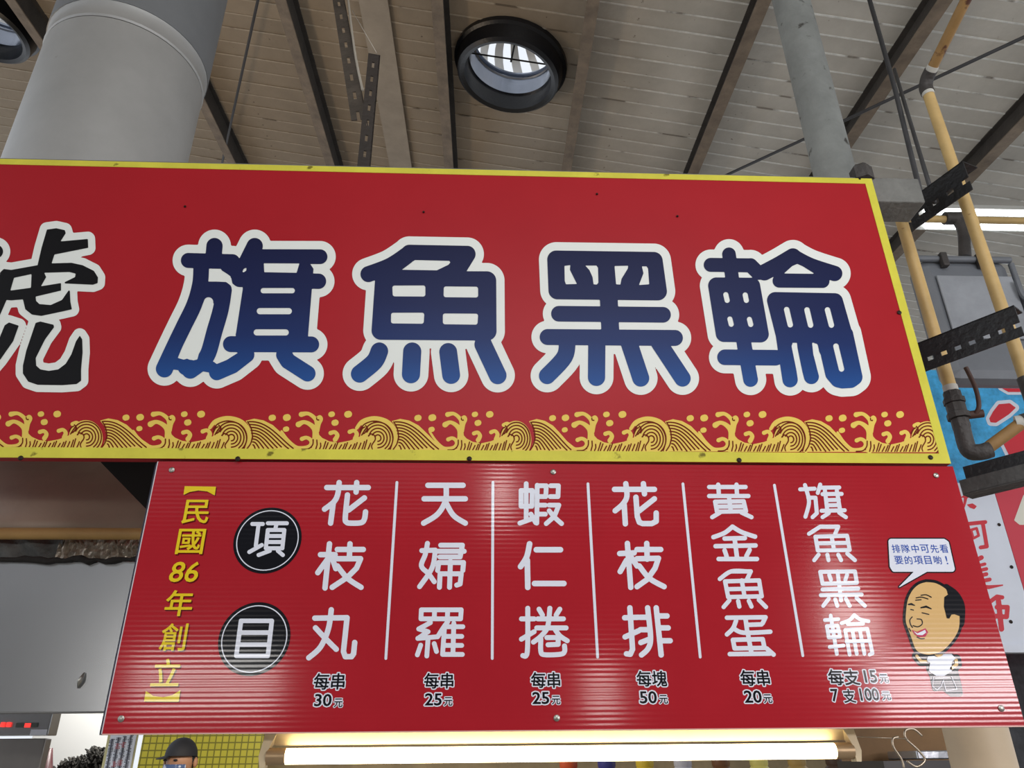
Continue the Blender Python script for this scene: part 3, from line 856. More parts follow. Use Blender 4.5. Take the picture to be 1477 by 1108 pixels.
price([('每串', 475, 983, 23, 1.0), ('30', 466, 1010, 17, 1.15), ('元', 488, 1014, 12, 1.0),
       ('每串', 633, 982, 22, 1.0), ('25', 625, 1009, 17, 1.15), ('元', 646.5, 1012, 12, 1.0),
       ('每串', 787, 981, 22, 1.0), ('25', 780, 1007, 17, 1.15), ('元', 802, 1010, 12, 1.0),
       ('每塊', 940, 979, 22, 1.0), ('50', 935, 1006, 17, 1.15), ('元', 957, 1009, 12, 1.0),
       ('每串', 1089, 978, 22, 1.0), ('20', 1086, 1005, 17, 1.15), ('元', 1107.5, 1008, 12, 1.0),
       ('每支', 1217, 977, 22, 1.02), ('15', 1255.5, 976, 17, 1.0), ('元', 1275, 979, 12, 1.0),
       ('7', 1204, 1003, 17, .95), ('支', 1225, 1004, 19, .95), ('100', 1254, 1002, 17, .92), ('元', 1278.5, 1004, 12, 1.0)])
# speech bubble
E0 = (1260, 760, 3.822)
a = Art(*E0); a.po([(98, 82), (385, 82), (400, 92), (432, 232), (115, 232), (105, 215)], 16); a.po([(232, 240), (143, 331), (305, 240)], 2)
bub = ch(a, m_bblack, name='speech_bubble', grow=1.7); bub['label'] = 'printed speech bubble with blue lettering'
ch(a, m_bwhite, parent=bub, Y=YM - .0004, name='bubble_face')
for i, s in enumerate('排隊中可先看'): text(s, 1292.5 + i * 13.8, 791.5, 11.5, m_bblue, YM - .0008, bub, bold=.006, name='lettering')
for i, s in enumerate('要的項目喲!'): text(s, 1296.5 + i * 14 + (0 if i < 5 else -1), 808, 11.5, m_bblue, YM - .0008, bub, bold=.006, name='lettering')
# cartoon man print
m_skin = ribbed('ribbed_tan', (214, 176, 118))
m_pink = ribbed('ribbed_pink', (190, 60, 90))
head = Art(*E0).po([(290, 305), (345, 312), (400, 345), (412, 375), (470, 420), (474, 490), (470, 560), (440, 620), (385, 680), (330, 702), (280, 702), (235, 678), (208, 610), (190, 560), (178, 520), (180, 460), (190, 400), (215, 350), (250, 318)], curve=True)
out = Art(*E0); out.ops = list(head.ops)
out.po([(400, 335), (450, 372), (482, 430), (484, 500), (474, 540), (430, 520)], 4, curve=True)
bodyo = Art(*E0).po([(305, 715), (430, 715), (455, 735), (450, 800), (470, 880), (475, 920), (430, 920), (385, 885), (340, 890), (325, 820), (308, 785)]).st([(238, 712), (262, 742), (305, 742)], 9).st([(455, 730), (460, 760), (430, 785)], 10)
cart = ch(out, m_bblack, name='cartoon_man', grow=4.2, Y=YM); cart['label'] = 'printed cartoon of a balding man in a white shirt'
ch(bodyo, m_bblack, parent=cart, name='cartoon_outline', grow=4.5, Y=YM + .0002)
ch(head, m_skin, parent=cart, Y=YM - .0004, name='cartoon_face')
YL = YM - .0008
hair = Art(*E0).po([(398, 338), (412, 372), (390, 388), (388, 440), (404, 505), (418, 506), (430, 484), (446, 482), (474, 492), (492, 500), (492, 420), (450, 365)])
ch(hair, m_bblack, parent=cart, Y=YL, name='cartoon_hair')
ln = Art(*E0)
ln.st([(193, 428, 4), (208, 426, 6), (226, 433, 3)], 5).st([(262, 446, 4), (290, 440, 6), (318, 452, 3)], 5)
for s in ([(205, 456), (220, 459)], [(268, 474), (305, 483)], [(262, 378), (290, 375), (318, 388)], [(235, 392), (265, 388), (300, 398)], [(232, 405), (262, 402)],
          [(213, 497), (200, 515), (205, 540), (215, 555)], [(218, 545), (245, 551), (268, 536), (264, 512), (240, 508)], [(240, 608), (260, 617), (280, 616)], [(196, 560), (205, 575)]):
    ln.st(s, 3, curve=len(s) > 2)
ch(ln, m_bblack, parent=cart, Y=YL, name='cartoon_lines', step=.35)
ch(Art(*E0).po([(212, 570), (240, 580), (286, 560), (300, 582), (285, 605), (250, 608), (225, 592)], 1), m_pink, parent=cart, Y=YL, name='cartoon_lips', step=.4)
ch(Art(*E0).po([(220, 574), (242, 588), (284, 568), (290, 582), (270, 598), (240, 596)]), m_bwhite, parent=cart, Y=YL - .0003, name='cartoon_teeth', step=.4)
ch(Art(*E0).po([(300, 715), (335, 712), (360, 725), (385, 702), (430, 702), (455, 728), (430, 745), (432, 795), (390, 822), (345, 822), (305, 795), (312, 748), (292, 742)]), m_bwhite, parent=cart, Y=YL, name='cartoon_shirt')
ch(Art(*E0).st([(238, 712), (262, 742), (290, 742)], 8).st([(455, 735), (458, 760), (430, 780)], 9).po([(335, 705), (388, 702), (360, 725)]), m_skin, parent=cart, Y=YL, name='cartoon_arms')
ch(Art(*E0).st([(330, 828), (325, 880), (350, 900), (372, 880), (385, 845)], 1.6).st([(385, 850), (400, 905), (460, 895), (430, 825)], 1.6).st([(340, 835), (420, 832)], 1.6), m_bwhite, parent=cart, Y=YL, name='cartoon_trouser_lines', step=.35)
for p in ((248, 678), (798, 681), (1350, 686), (175, 1037), (803, 1036), (1444, 1022)):
    screw(*p, menu, YM, r=.006, m=m_screw2)

exec_right = True
# ================================================================== DUCT ON THE LEFT
m_galv = mat('duct_metal', (172, 172, 170), .5, metal=.25, var=.12, scale=2.2, spots=((120, 112, 100), 9, .72), bump=.08, bscale=14)
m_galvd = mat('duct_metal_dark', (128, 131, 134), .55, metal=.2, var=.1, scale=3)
Yd = .62
pl, pr = P(17, 222, Yd), P(252, 228, Yd)
cxd = (pl.x + pr.x) / 2; rd = (pr.x - pl.x) / 2 * .985; Yc = Yd + .05
duct = thing('exhaust_duct', (cxd, Yc, 2.54), 'wide round grey sheet metal exhaust duct rising behind the sign', 'duct')
zs = PZ(0, 0, 1).z
zseam = P(170, 24, Yc - rd).z
MB().tube([(cxd, Yc, 2.54), (cxd, Yc, zseam)], rd, 56).build('lower_pipe', m_galv, duct, smooth='auto')
MB().tube([(cxd, Yc, zseam + .004), (cxd, Yc, zseam + .012), (cxd, Yc, zseam + .03), (cxd, Yc, zseam + .075), (cxd, Yc, zseam + .085)], [rd * 1.0, rd * 1.015, rd * 1.0, rd * 1.0, rd * 1.02], 56).build('seam_band', m_galv, duct, smooth='auto')
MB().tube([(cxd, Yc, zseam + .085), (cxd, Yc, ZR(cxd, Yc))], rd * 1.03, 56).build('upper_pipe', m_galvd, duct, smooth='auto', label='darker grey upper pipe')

# ================================================================== RIGHT HAND SIDE
m_conc = mat('painted_column', (134, 137, 134), .8, var=.22, scale=5, spots=((64, 62, 58), 16, .64), bump=.6, bscale=18)
Yk = .55
kl, kr = P(1176, 250, Yk), P(1230, 245, Yk)
ck = (kl.x + kr.x) / 2; rk = (kr.x - kl.x) / 2
colm = thing('steel_column', (ck, Yk, 0), 'flaking grey round column behind the right end of the sign, beige at its foot', 'column')
MB().tube([(ck, Yk, 2.05), (ck, Yk, 3.0), (ck, Yk, 4.0), (ck, Yk, ZR(ck, Yk))], rk, 32).build('grey_shaft', m_conc, colm, smooth='auto')
MB().tube([(ck, Yk, 0), (ck, Yk, 1.0), (ck, Yk, 2.05)], rk * 1.06, 40).build('beige_shaft', mat('pillar_beige', (196, 176, 148), .55, var=.1, scale=3, spots=((140, 112, 80), 8, .7)), colm, smooth='auto', label='smooth beige lower shaft')  # lower part of the same column, beige instead of grey

m_yp = mat('yellow_pipe', (192, 162, 106), .5, var=.2, scale=6, spots=((110, 60, 30), 30, .72), bump=.1)
m_yp2 = mat('rusty_yellow_pipe', (150, 116, 68), .6, var=.3, scale=6, spots=((80, 44, 26), 20, .6))
m_tape = mat('tape_white', (190, 188, 180), .6, var=.1)
m_fit = mat('pipe_fitting', (62, 58, 56), .6, var=.35, scale=14, bump=.5)
m_ang = mat('black_steel', (17, 17, 19), .5, var=.3, scale=20, bump=.5, bscale=70)
m_box = mat('grey_steel', (110, 110, 106), .7, var=.25, scale=9, spots=((50, 46, 42), 20, .66), bump=.4)
# gas pipe in front: vertical run, elbow, sloping run
YpB = .12
b0 = P(1333, 128, YpB); b1 = P(1404, 335, YpB)
xB = (b0.x + P(1447, 440, YpB).x) / 2
gas = thing('gas_pipe', (xB, YpB, 1.9), 'yellow gas pipework with two upright runs, elbows and valve at the sign right edge', 'pipe')
zt = P(1333, 130, YpB).z
rB = .0165
MB().tube([(xB, YpB, P(1462, 545, YpB).z), (xB, YpB, zt)], rB, 20).build('vertical_run', m_yp, gas, smooth='auto')
pA = PD(1408, -30, 2.25)
dA = (pA - Vector((xB, YpB, zt + .03))).normalized()
el = Vector((xB, YpB, zt + .03))
MB().tube([el + dA * .03, pA], rB * .95, 20).build('sloping_run', m_yp2, gas, smooth='auto', label='rust stained sloping pipe')
MB().tube(smoothpath([(xB, YpB, zt - .012), (xB, YpB, zt + .015), tuple(el + dA * .018), tuple(el + dA * .042)]), rB * 1.22, 20).build('elbow', m_fit, gas, smooth='auto')
MB().tube([(xB, YpB, zt - .024), (xB, YpB, zt - .01)], rB * 1.1, 20).build('tape_wrap', m_tape, gas, smooth='auto')
MB().tube([el + dA * .04, el + dA * .056], rB * 1.07, 20).build('tape_wrap', m_tape, gas, smooth='auto')
# lower end of it: elbow and slanting run to the second pipe
YpC = .2
xC = (P(1318, 380, YpC).x + P(1365, 540, YpC).x) / 2
zc0 = P(1392, 640, YpC).z
low = P(1472, 600, YpB)
zb = low.z
MB().tube(smoothpath([(xB, YpB, P(1465, 545, YpB).z), (xB, YpB, zb + .02), (xB - .006, YpB + .01, zb), (xB - .03, YpB + .02, zb - .008)]), rB * 1.25, 20).build('elbow', m_fit, gas, smooth='auto')
pipe2 = gas
MB().tube([(xC, YpC, P(1372, 560, YpC).z), (xC, YpC, P(1305, 352, YpC).z + .1)], .0165, 20).build('vertical_run', m_yp, pipe2, smooth='auto')
zv = P(1372, 560, YpC).z
MB().tube([(xC, YpC, zv + .006), (xC, YpC, zv - .018)], .0185, 20).build('tape_wrap', m_tape, pipe2, smooth='auto')
vb = MB()
for (z0, z1, r) in ((0, .018, .022), (.02, .034, .027), (.036, .06, .024), (.062, .078, .028), (.08, .105, .022)):
    vb.tube([(xC, YpC, zv - .012 - z0), (xC, YpC, zv - .012 - z1)], r, 8)
vb.build('valve_body', m_fit, pipe2, smooth='auto')
vz = P(1410, 594, YpC - .03).z
vh = MB().tube([(xC, YpC, vz), (xC + .055, YpC - .02, vz)], .011, 10)
vh.tube(smoothpath([(xC + .035, YpC - .02, vz), tuple(P(1412, 585, YpC - .03)), tuple(P(1407, 560, YpC - .03)), tuple(P(1393, 530, YpC - .03))]), .006, 10)
vh.build('valve_handle', mat('rust_brown', (74, 50, 42), .6, var=.3), pipe2, smooth='auto')
ze = P(1383, 648, YpC).z
MB().tube(smoothpath([(xC, YpC, zv - .11), (xC, YpC, ze), (xC + .02, YpC - .01, ze - .012), (xC + .045, YpC - .02, ze - .008)]), .021, 16).build('elbow', m_fit, pipe2, smooth='auto')
MB().tube([(xC + .03, YpC - .012, ze - .010), (xB - .03, YpB + .02, zb - .008)], .0155, 20).build('slanting_run', m_yp2, pipe2, smooth='auto')
MB().tube([(xB - .045, YpB + .028, zb - .008), (xB - .02, YpB + .015, zb - .008)], .0185, 20).build('tape_wrap', m_tape, pipe2, smooth='auto')
# horizontal gas pipe further back with a fitting
YpD = 1.15
h0 = P(1335, 316, YpD); h1 = P(1500, 318, YpD)
hp = thing('gas_pipe', (h0.x, YpD, h0.z), 'thin yellow pipe running level between two white tube lights at right', 'pipe')
MB().tube([(h0.x - .1, YpD, h0.z), (h1.x + .4, YpD, h0.z)], .017, 14).build('level_run', m_yp, hp, smooth='auto')
MB().tube([P(1362, 315, YpD - .0), P(1388, 315, YpD)], .03, 12).build('coupling', m_fit, hp, smooth='auto')
MB().tube(smoothpath([P(1382, 318, YpD), P(1390, 335, YpD), P(1392, 372, YpD)]), .026, 12).build('elbow', m_fit, hp, smooth='auto')


def slotted(name, a, b, down, wid, label, slots, m=m_ang, group=None, t=.004, flange=None):
    """slotted angle from a to b: a web hanging along 'down' with punched slots"""
    a, b, down = Vector(a), Vector(b), Vector(down)
    L = (b - a).length; x = (b - a).normalized(); y = (down - x * down.dot(x)).normalized(); n = x.cross(y)
    # web built as strips leaving slots free
    B = MB(); sw = wid * .15; y0 = wid * .64 - sw / 2; y1 = y0 + sw
    B.obox(a, x * L, y * y0, n * t); B.obox(a + y * y1, x * L, y * (wid - y1), n * t)
    st = L / slots
    for k in range(slots):
        B.obox(a + x * (k * st) + y * y0, x * st * .55, y * sw, n * t)
    B.obox(a, x * L, n * (flange or wid * .6), y * t)
    return B.build(name, m, label=label, cat='bracket', group=group)


# brackets level in the world, coming forward to the right
def bracket(p_near, p_far, Yf, wid, label, slots, m=m_ang, Yn=None):
    f = P(*p_far, Yf); nr = PZ(*p_near, f.z)
    return slotted('slotted_bracket', f, nr, (0, 0, -1), wid, label, slots, m, group='slotted angle brackets beside the sign')


bracket((1388, 232), (1306, 292), .16, .10, 'upper black slotted bracket clamped over the yellow pipe', 4)
bracket((1462, 440), (1320, 496), .13, .084, 'middle black slotted bracket crossing both yellow pipes', 7)
# foot angle (grey-black) under the pipes
f = P(1376, 668, .12); nr = PZ(1478, 640, f.z)
B = MB(); x = (nr - f).normalized(); L = (nr - f).length
ai = thing('angle_iron', tuple(f + Vector((0, 0, -.06))), 'dark grey angle iron under the pipe elbow at the lower right sign corner', 'bracket')
nn = x.cross(Vector((0, 0, 1))).normalized()
m_ga = mat('grey_black_steel', (70, 68, 66), .55, var=.3, scale=15, bump=.4)
B.obox(f - nn * .05, x * L, (0, 0, -.07), nn * .004).build('upright_leg', m_ang, ai)
B = MB().obox(f + Vector((0, 0, -.045)) , x * L, (0, 0, -.035), -nn * .006)
B.obox(f + Vector((0, 0, -.078)), x * L, (0, 0, -.004), -nn * .05).build('lower_leg', m_ga, ai)
# box beam stub behind the sign + cap on the corner
zA = P(1300, 281, .10).z; zBm = P(1300, 345, .03).z
MB().box((xL + .3, .03, zA - .085), (P(1338, 300, .03).x, .12, zA)).build('box_beam', m_box, label='grey square steel beam carrying the sign, end showing at right', cat='beam', bevel=.004)
c = P(1242, 250, .04)
MB().tube([c + Vector((0, 0, -.03)), c + Vector((0, 0, .012)), c + Vector((0, 0, .022))], [.03, .03, .02], 6).build('bolt_cap', m_fit, label='dark hexagonal bolt head on the top right corner of the sign', cat='bolt', smooth='auto')

# rods and cables
m_cable = mat('dark_cable', (58, 58, 60), .6, var=.2)
def cable(pts, r, label, name='cable', m=m_cable, cat='cable'):
    return MB().tube(pts, r, 8).build(name, m, label=label, cat=cat, smooth=True)


cable([PD(1250, -15, 3.1), PD(1290, 125, 2.9), P(1328, 280, .3)], .0085, 'thicker dark rod dropping from the roof to the upper bracket')
cable([PD(1290, 100, 3.1), P(1348, 292, .12)], .0065, 'thinner dark rod dropping beside the thicker one')
u0, v0 = ceil_uv(1062, 250, .2); u1, v1 = ceil_uv(1500, 15, .2)
cable([cp(u0 - .3, v0 + .35, .2), cp(u1 + .3, v1 - .2, .2)], .009, 'diagonal steel tie rod crossing under the right roof beams', name='tie_rod', cat='rod')
u0, v0 = ceil_uv(372, 0, .14); u1, v1 = ceil_uv(322, 228, .14)
cable([cp(u0 + (u0 - u1) * .3, v0 + (v0 - v1) * .3, .14), cp(u1 + (u1 - u0), v1 + (v1 - v0), .14)], .008, 'thin dark rod slanting across the left roof bay beside the duct', name='tie_rod', cat='rod')

# perforated steel hangers left of centre
m_hang = mat('hanger_steel', (84, 76, 68), .7, var=.3, scale=12, bump=.4)
m_hangd = mat('hanger_steel_dark', (50, 43, 38), .7, var=.3, scale=12, bump=.4)


def hanger(p0, p1, wpx, m, label, slots, depth0, depth1):
    a = PD(*p0, depth0); b = PD(*p1, depth1)
    x = (b - a).normalized(); vdir = Vector(ray((p0[0] + p1[0]) / 2, (p0[1] + p1[1]) / 2)).normalized()
    n = (vdir - x * vdir.dot(x)).normalized(); y = n.cross(x)
    W = wpx / F * (depth0 + depth1) / 2; L = (b - a).length; st = L / slots; t = .004; B = MB(); a = a - y * W / 2
    B.obox(a, x * L, y * W * .42, n * t); B.obox(a + y * W * .62, x * L, y * W * .38, n * t)
    for k in range(slots): B.obox(a + x * k * st + y * W * .42, x * st * .6, y * W * .2, n * t)
    B.obox(a, x * L, n * W * .8, y * t)
    return B.build('slotted_hanger', m, label=label, cat='hanger', group='slotted steel hangers above the sign')


hanger((484, -25), (518, 172), 19, m_hang, 'longer light grey slotted steel hanger running up to the roof', 9, 3.6, 2.6)
hanger((540, 78), (524, 250), 18, m_hangd, 'short dark slotted steel hanger bolted to the longer one', 8, 2.6, 2.35)
cable(smoothpath([PD(500, -20, 3.55), PD(511, 70, 3.0), PD(523, 130, 2.65)]), .0045, 'pale twisted string hanging along the slotted hangers', name='string', m=mat('pale_string', (186, 178, 164), .8), cat='string')
cable([PD(508, 15, 3.0), PD(543, 76, 2.59)], .0012, 'fine pale wire from the string to the short hanger top', name='wire', m=MATS['pale_string'], cat='wire')

# grey junction cabinet behind the pipes
Yj = .75
m_gp = mat('grey_paint', (108, 112, 118), .45, var=.15, scale=4, bump=.2, bscale=20)
jx0 = P(1345, 450, Yj).x; jx1 = P(1480, 450, Yj).x; jz1 = P(1400, 372, Yj).z; jz0 = P(1400, 548, Yj).z
jb = thing('junction_cabinet', ((jx0 + jx1) / 2, Yj, jz0), 'grey painted metal cabinet with flanged rim behind the yellow pipes', 'cabinet')
MB().box((jx0, Yj, jz0), (jx1, Yj + .10, jz1)).build('body', m_gp, jb, bevel=.04)
MB().box((jx0 + .05, Yj - .012, P(1400, 490, Yj).z), (jx1 - .015, Yj - .002, jz1 - .09)).build('front_plate', mat('grey_paint_light', (150, 154, 160), .35, var=.2, scale=5), jb, bevel=.004)
MB().tube([(jx0 - .005, Yj - .005, jz1 - .012), (jx1 + .005, Yj - .005, jz1 - .012)], .013, 10).build('rim', m_gp, jb, smooth='auto')
MB().tube([(jx1 + .003, Yj - .005, jz1 - .03), (jx1 + .003, Yj - .005, jz0)], .011, 10).build('rim', m_gp, jb, smooth='auto')
for fx in (.22, .62): MB().box((jx0 + (jx1 - jx0) * fx, Yj - .03, jz1 - .055), (jx0 + (jx1 - jx0) * fx + .025, Yj - .005, jz1 + .005)).build('clamp', m_fit, jb, bevel=.004)
q = P(1474, 455, Yj - .03); MB().tube(smoothpath([P(1466, 405, Yj - .03), P(1474, 425, Yj - .03), P(1487, 440, Yj - .03), P(1490, 470, Yj - .03)]), .009, 8).build('handle', m_gp, jb, smooth='auto')
# white tube lights far right
m_tube = mat('cool_tube', (255, 255, 255), .4, emit=((.92, .97, 1), 9))
for i, (y, Yl) in enumerate(((306, 1.9), (326, 1.35))):
    a = P(1335, y, Yl); b_2 = P(1520, y, Yl)
    lt = thing('tube_light', (a.x, Yl, a.z), ('upper' if i == 0 else 'lower') + ' white fluorescent tube light glowing at the right edge', 'light', 'white tube lights at the right')
    MB().tube([(a.x, Yl, a.z), (b_2.x, Yl, a.z)], .013, 12).build('tube', m_tube, lt, smooth=True)
    MB().box((a.x - .02, Yl - .02, a.z + .016), (b_2.x + .02, Yl + .05, a.z + .045)).build('batten', mat('white_batten', (205, 205, 200), .5), lt)

# neighbour's signs at right
m_bl = mat('blue_print', (70, 170, 226), .35, var=.35, scale=22)
m_rp = mat('red_print', (212, 48, 62), .35)
m_wp = mat('white_print', (222, 228, 240), .35, var=.04)
Yn = 1.5


def flat(name, pts, Y, m, parent=None, t=.02, **kw):
    return MB().prism([P(x, y, Y) for x, y in pts], (0, t, 0)).build(name, m, parent, **kw)


p0 = P(1300, 690, Yn); p1 = P(1330, 545, Yn)
ns = thing('neighbour_sign', (P(1450, 620, Yn).x, Yn, P(1450, 692, Yn).z), 'blue neighbouring sign with red white-edged shapes, seen between the pipes', 'sign')
xr = P(1600, 600, Yn).x; xl = P(1330, 600, Yn).x; zlo = P(1450, 700, Yn).z; zhi = P(1450, 535, Yn).z
MB().box((xl, Yn, zlo), (xr, Yn + .03, zhi)).build('panel', m_bl, ns)
N0 = (1330, 520, 5.54)
a = Art(*N0).po([(540, 465), (570, 410), (615, 352), (700, 345), (745, 378), (690, 430), (590, 495), (550, 492)], 3).po([(640, 640), (760, 560), (900, 500), (900, 760), (700, 760)], 3)
print_art(a, 'printed_shape', m_wp, Yn - .001, ns, grow=5); print_art(a, 'printed_shape', m_rp, Yn - .002, ns)
a = Art(*N0).po([(630, 215), (745, 165), (1000, 60), (1000, 240), (775, 250), (690, 250)], 2)
print_art(a, 'printed_shape', m_wp, Yn - .001, ns, grow=4); print_art(a, 'printed_shape', m_rp, Yn - .002, ns)
# lower sign: white strip with red brush characters, red field beside
Yn2 = 1.42
zt2 = P(1440, 697, Yn2).z; zb2 = P(1440, 930, Yn2).z
xm = (P(1426, 700, Yn2).x + P(1477, 835, Yn2).x) / 2
n2 = thing('neighbour_sign', (xm, Yn2, zb2), 'white and red neighbouring sign with red brush characters, right of the menu board', 'sign')
MB().box((xm - .33, Yn2, zb2), (xm, Yn2 + .02, zt2)).build('white_panel', m_wp, n2)
MB().box((xm + .002, Yn2, zb2), (xm + 1.0, Yn2 + .02, zt2)).build('red_panel', mat('pinkish_red', (208, 62, 78), .3), n2)
MB().box((xm - .33, Yn2 - .01, zb2 - .03), (xm + 1.0, Yn2 + .03, zb2)).build('bottom_rail', m_wp, n2)
M0 = (1370, 680, 4.262)
a = Art(*M0).po([(70, 160), (125, 125), (130, 150), (105, 165), (100, 190), (80, 250), (90, 160)], 2).po([(105, 205), (140, 198), (165, 215), (150, 232), (125, 222)], 1)
print_art(a, 'character', m_rp, Yn2 - .001, n2)
a = Art(*M0).st([(90, 325), (218, 312)], 12).st([(205, 330), (228, 462), (190, 468)], 12).st([(130, 360), (165, 350), (178, 395), (145, 412), (130, 360)], 8)
print_art(a, 'character', m_rp, Yn2 - .001, n2)
a = Art(*M0).st([(165, 545), (195, 530)], 14).st([(175, 580), (215, 570)], 10).st([(180, 610), (225, 600)], 11).st([(190, 640), (225, 632)], 12).st([(195, 675), (245, 665)], 12).st([(190, 708), (240, 712), (325, 700, 4)], 12)
print_art(a, 'character', m_rp, Yn2 - .001, n2)
a = Art(*M0).st([(250, 800), (290, 770), (322, 775)], 13).st([(290, 835), (355, 835), (350, 895), (285, 890)], 14).st([(300, 800), (318, 970)], 16).st([(240, 800), (275, 900)], 12)
print_art(a, 'character', m_rp, Yn2 - .001, n2)
a = Art(*M0).po([(455, 150), (520, 100), (700, 100), (700, 330), (430, 325), (400, 300)], 4)
print_art(a, 'printed_shape', mat('cream_print', (226, 224, 210), .4), Yn2 - .001, n2)
for p in ((1424, 703), (1459, 818), (1441, 757), (1458, 897)): screw(*p, n2, Yn2 - .001, r=.007)
# clutter below the neighbour's sign
Yq = 1.9
MB().box((P(1420, 1000, Yq).x, Yq, 0), (P(1600, 1000, Yq).x, Yq + .6, P(1440, 935, Yq).z)).build('dark_shelving', mat('dark_shelf', (52, 54, 58), .6, var=.7, scale=14, bump=.8, bscale=12), label='dark cluttered shelving below the neighbouring sign at the right edge', cat='shelf')

# ================================================================== LEFT SIDE BELOW THE SIGN
m_brown = mat('brown_sheet', (168, 154, 138), .5, metal=.1, var=.2, scale=2.5, bump=.05)
Yh = .36
hx0 = P(-180, 700, Yh).x; hx1 = P(420, 700, Yh).x
hood = thing('hood_canopy', ((hx0 + hx1) / 2, Yh, P(100, 764, Yh).z), 'curved brown-grey sheet metal canopy above the yellow bar, left under the sign', 'hood')
z0 = P(100, 765, Yh).z
prof = []
for k in range(13):
    t = k / 12
    prof.append((Yh + .42 * (1 - math.cos(t * PI / 2)) * 1.0, z0 + .34 * math.sin(t * PI / 2)))


def proj(x, y, z):
    v = RC @ (np.array([x, y, z]) - CAM)
    return 738.5 + F * v[0] / -v[2], 554 - F * v[1] / -v[2]


V = []; Fc = []
for (y, z) in prof:
    lo_, hi_ = -2.0, 1.0
    for _ in range(30):
        mid = (lo_ + hi_) / 2; qx, qy = proj(mid, y, z)
        if qx < 148 + (qy - 672) * 1.0: lo_ = mid
        else: hi_ = mid
    V += [(hx0, y, z), (min(lo_, hx1), y, z)]
for k in range(12): Fc.append([2 * k, 2 * k + 1, 2 * k + 3, 2 * k + 2])
o = mk('curved_sheet', V, Fc, m_brown, hood, smooth=True)
sd = o.modifiers.new('solid', 'SOLIDIFY'); sd.thickness = .006; sd.offset = 1
MB().box((hx0, 1.02, 1.86), (hx1, 1.05, 2.9)).build('dark_void_sheet', m_dark, label='black sheet for the shaded void behind the canopy and the menu board', cat='panel')  # black sheet painted as the shade of the empty space behind
# yellow bar
zb3 = P(100, 770, .3).z
MB().tube([(hx0, .3, zb3), (P(300, 770, .3).x, .3, zb3)], .0145, 16).build('yellow_bar', mat('ochre_pipe', (176, 140, 84), .5, var=.2, scale=5), label='level ochre pipe below the brown canopy at left', cat='pipe', smooth='auto')
# crumpled foil band
Yf = .34
ft = P(100, 779, Yf).z; fb = P(100, 806, Yf).z
fx0 = P(84, 790, Yf).x; fx1 = P(215, 790, Yf).x
V = []; Fc = []; nx_, nz_ = 44, 8
for j in range(nz_):
    for i in range(nx_):
        V.append((fx0 + (fx1 - fx0) * i / (nx_ - 1), Yf + random.uniform(-.006, .006), fb + (ft - fb + .01) * j / (nz_ - 1)))
for j in range(nz_ - 1):
    for i in range(nx_ - 1): Fc.append([j * nx_ + i, j * nx_ + i + 1, (j + 1) * nx_ + i + 1, (j + 1) * nx_ + i])
mk('crumpled_foil', V, Fc, mat('foil', (176, 166, 152), .4, metal=.6, var=.4, scale=60), label='crumpled pale foil strip between yellow bar and steel hood', cat='foil')
V = []; Fc = []
for j in range(nz_):
    for i in range(nx_):
        V.append((hx0 + (fx0 + .01 - hx0) * i / (nx_ - 1), Yf + .004 + .01 * math.sin(i * .9 + j * .7), fb + (ft - fb + .01) * j / (nz_ - 1)))
for j in range(nz_ - 1):
    for i in range(nx_ - 1): Fc.append([j * nx_ + i, j * nx_ + i + 1, (j + 1) * nx_ + i + 1, (j + 1) * nx_ + i])
mk('grease_lump', V, Fc, mat('grey_grime', (88, 90, 88), .6, var=.5, scale=12, bump=.5), label='grey grimy flashing left of the crumpled foil', cat='flashing', smooth=True)
# ragged black sealant
B = MB(); pts = []; rs = []
for i in range(40):
    x = hx0 + (P(212, 808, .3).x - hx0) * i / 39
    pts.append((x, .292 + random.uniform(-.002, .002), P(100, 809, .3).z + random.uniform(-.004, .004))); rs.append(random.uniform(.004, .009))
B.tube(pts, rs, 7).build('sealant_bead', mat('black_sealant', (30, 27, 24), .8, bump=.5), label='ragged black sealant line along the top of the steel hood', cat='sealant', smooth=True)
# steel hood front
m_steel = mat('brushed_steel', (186, 188, 190), .27, metal=.9, var=.08, scale=1.6, bump=.45, bscale=2.2)
Ys_ = .3
sz1 = P(100, 808, Ys_).z; sz0 = P(100, 1029, Ys_).z; sx1 = P(330, 900, Ys_).x
sh = thing('steel_hood', ((hx0 + sx1) / 2, Ys_, sz0), 'large plain stainless steel hood front at the left below the foil', 'hood')
MB().box((hx0, Ys_, sz0), (sx1, Ys_ + .02, sz1)).build('front_sheet', m_steel, sh, bevel=.004)
c = P(118, 983, Ys_)
MB().tube([c + Vector((.004, -.004, .018)), c + Vector((0, -.012, 0)), c + Vector((-.003, -.004, -.014))], [.002, .006, .002], 8).build('latch', m_screw2, sh, smooth=True)
# machine with control panel
Ym = 1.1
cz1 = P(30, 1025, Ym).z; cz0 = P(30, 1061, Ym).z; cxr = P(72, 1045, Ym).x; cxl = hx0 - .6
mc = thing('steel_machine', (cxr - .4, Ym, 0), 'stainless machine with red lit switches at the lower left', 'machine')
MB().box((cxl, Ym, cz0), (cxr, Ym + .06, cz1 + .1)).build('control_panel', m_steel, mc, bevel=.003)
MB().box((cxl, Ym + .02, 0), (cxr - .012, Ym + .06, cz0 - .008)).build('door', mat('steel_door', (150, 146, 142), .35, metal=.8, var=.1), mc, bevel=.003)
m_redlit = mat('red_lamp', (240, 40, 40), .4, emit=((1, .05, .04), 1.2))
for x in (5, 13.5): p = P(x, 1045.5, Ym); MB().box((p.x - .006, Ym - .008, p.z - .007), (p.x + .006, Ym, p.z + .007)).build('switch', m_redlit, mc, bevel=.002)
p = P(39, 1046, Ym); MB().box((p.x - .034, Ym - .004, p.z - .007), (p.x + .034, Ym, p.z + .007)).build('display', mat('display', (90, 100, 96), .3), mc, bevel=.003)
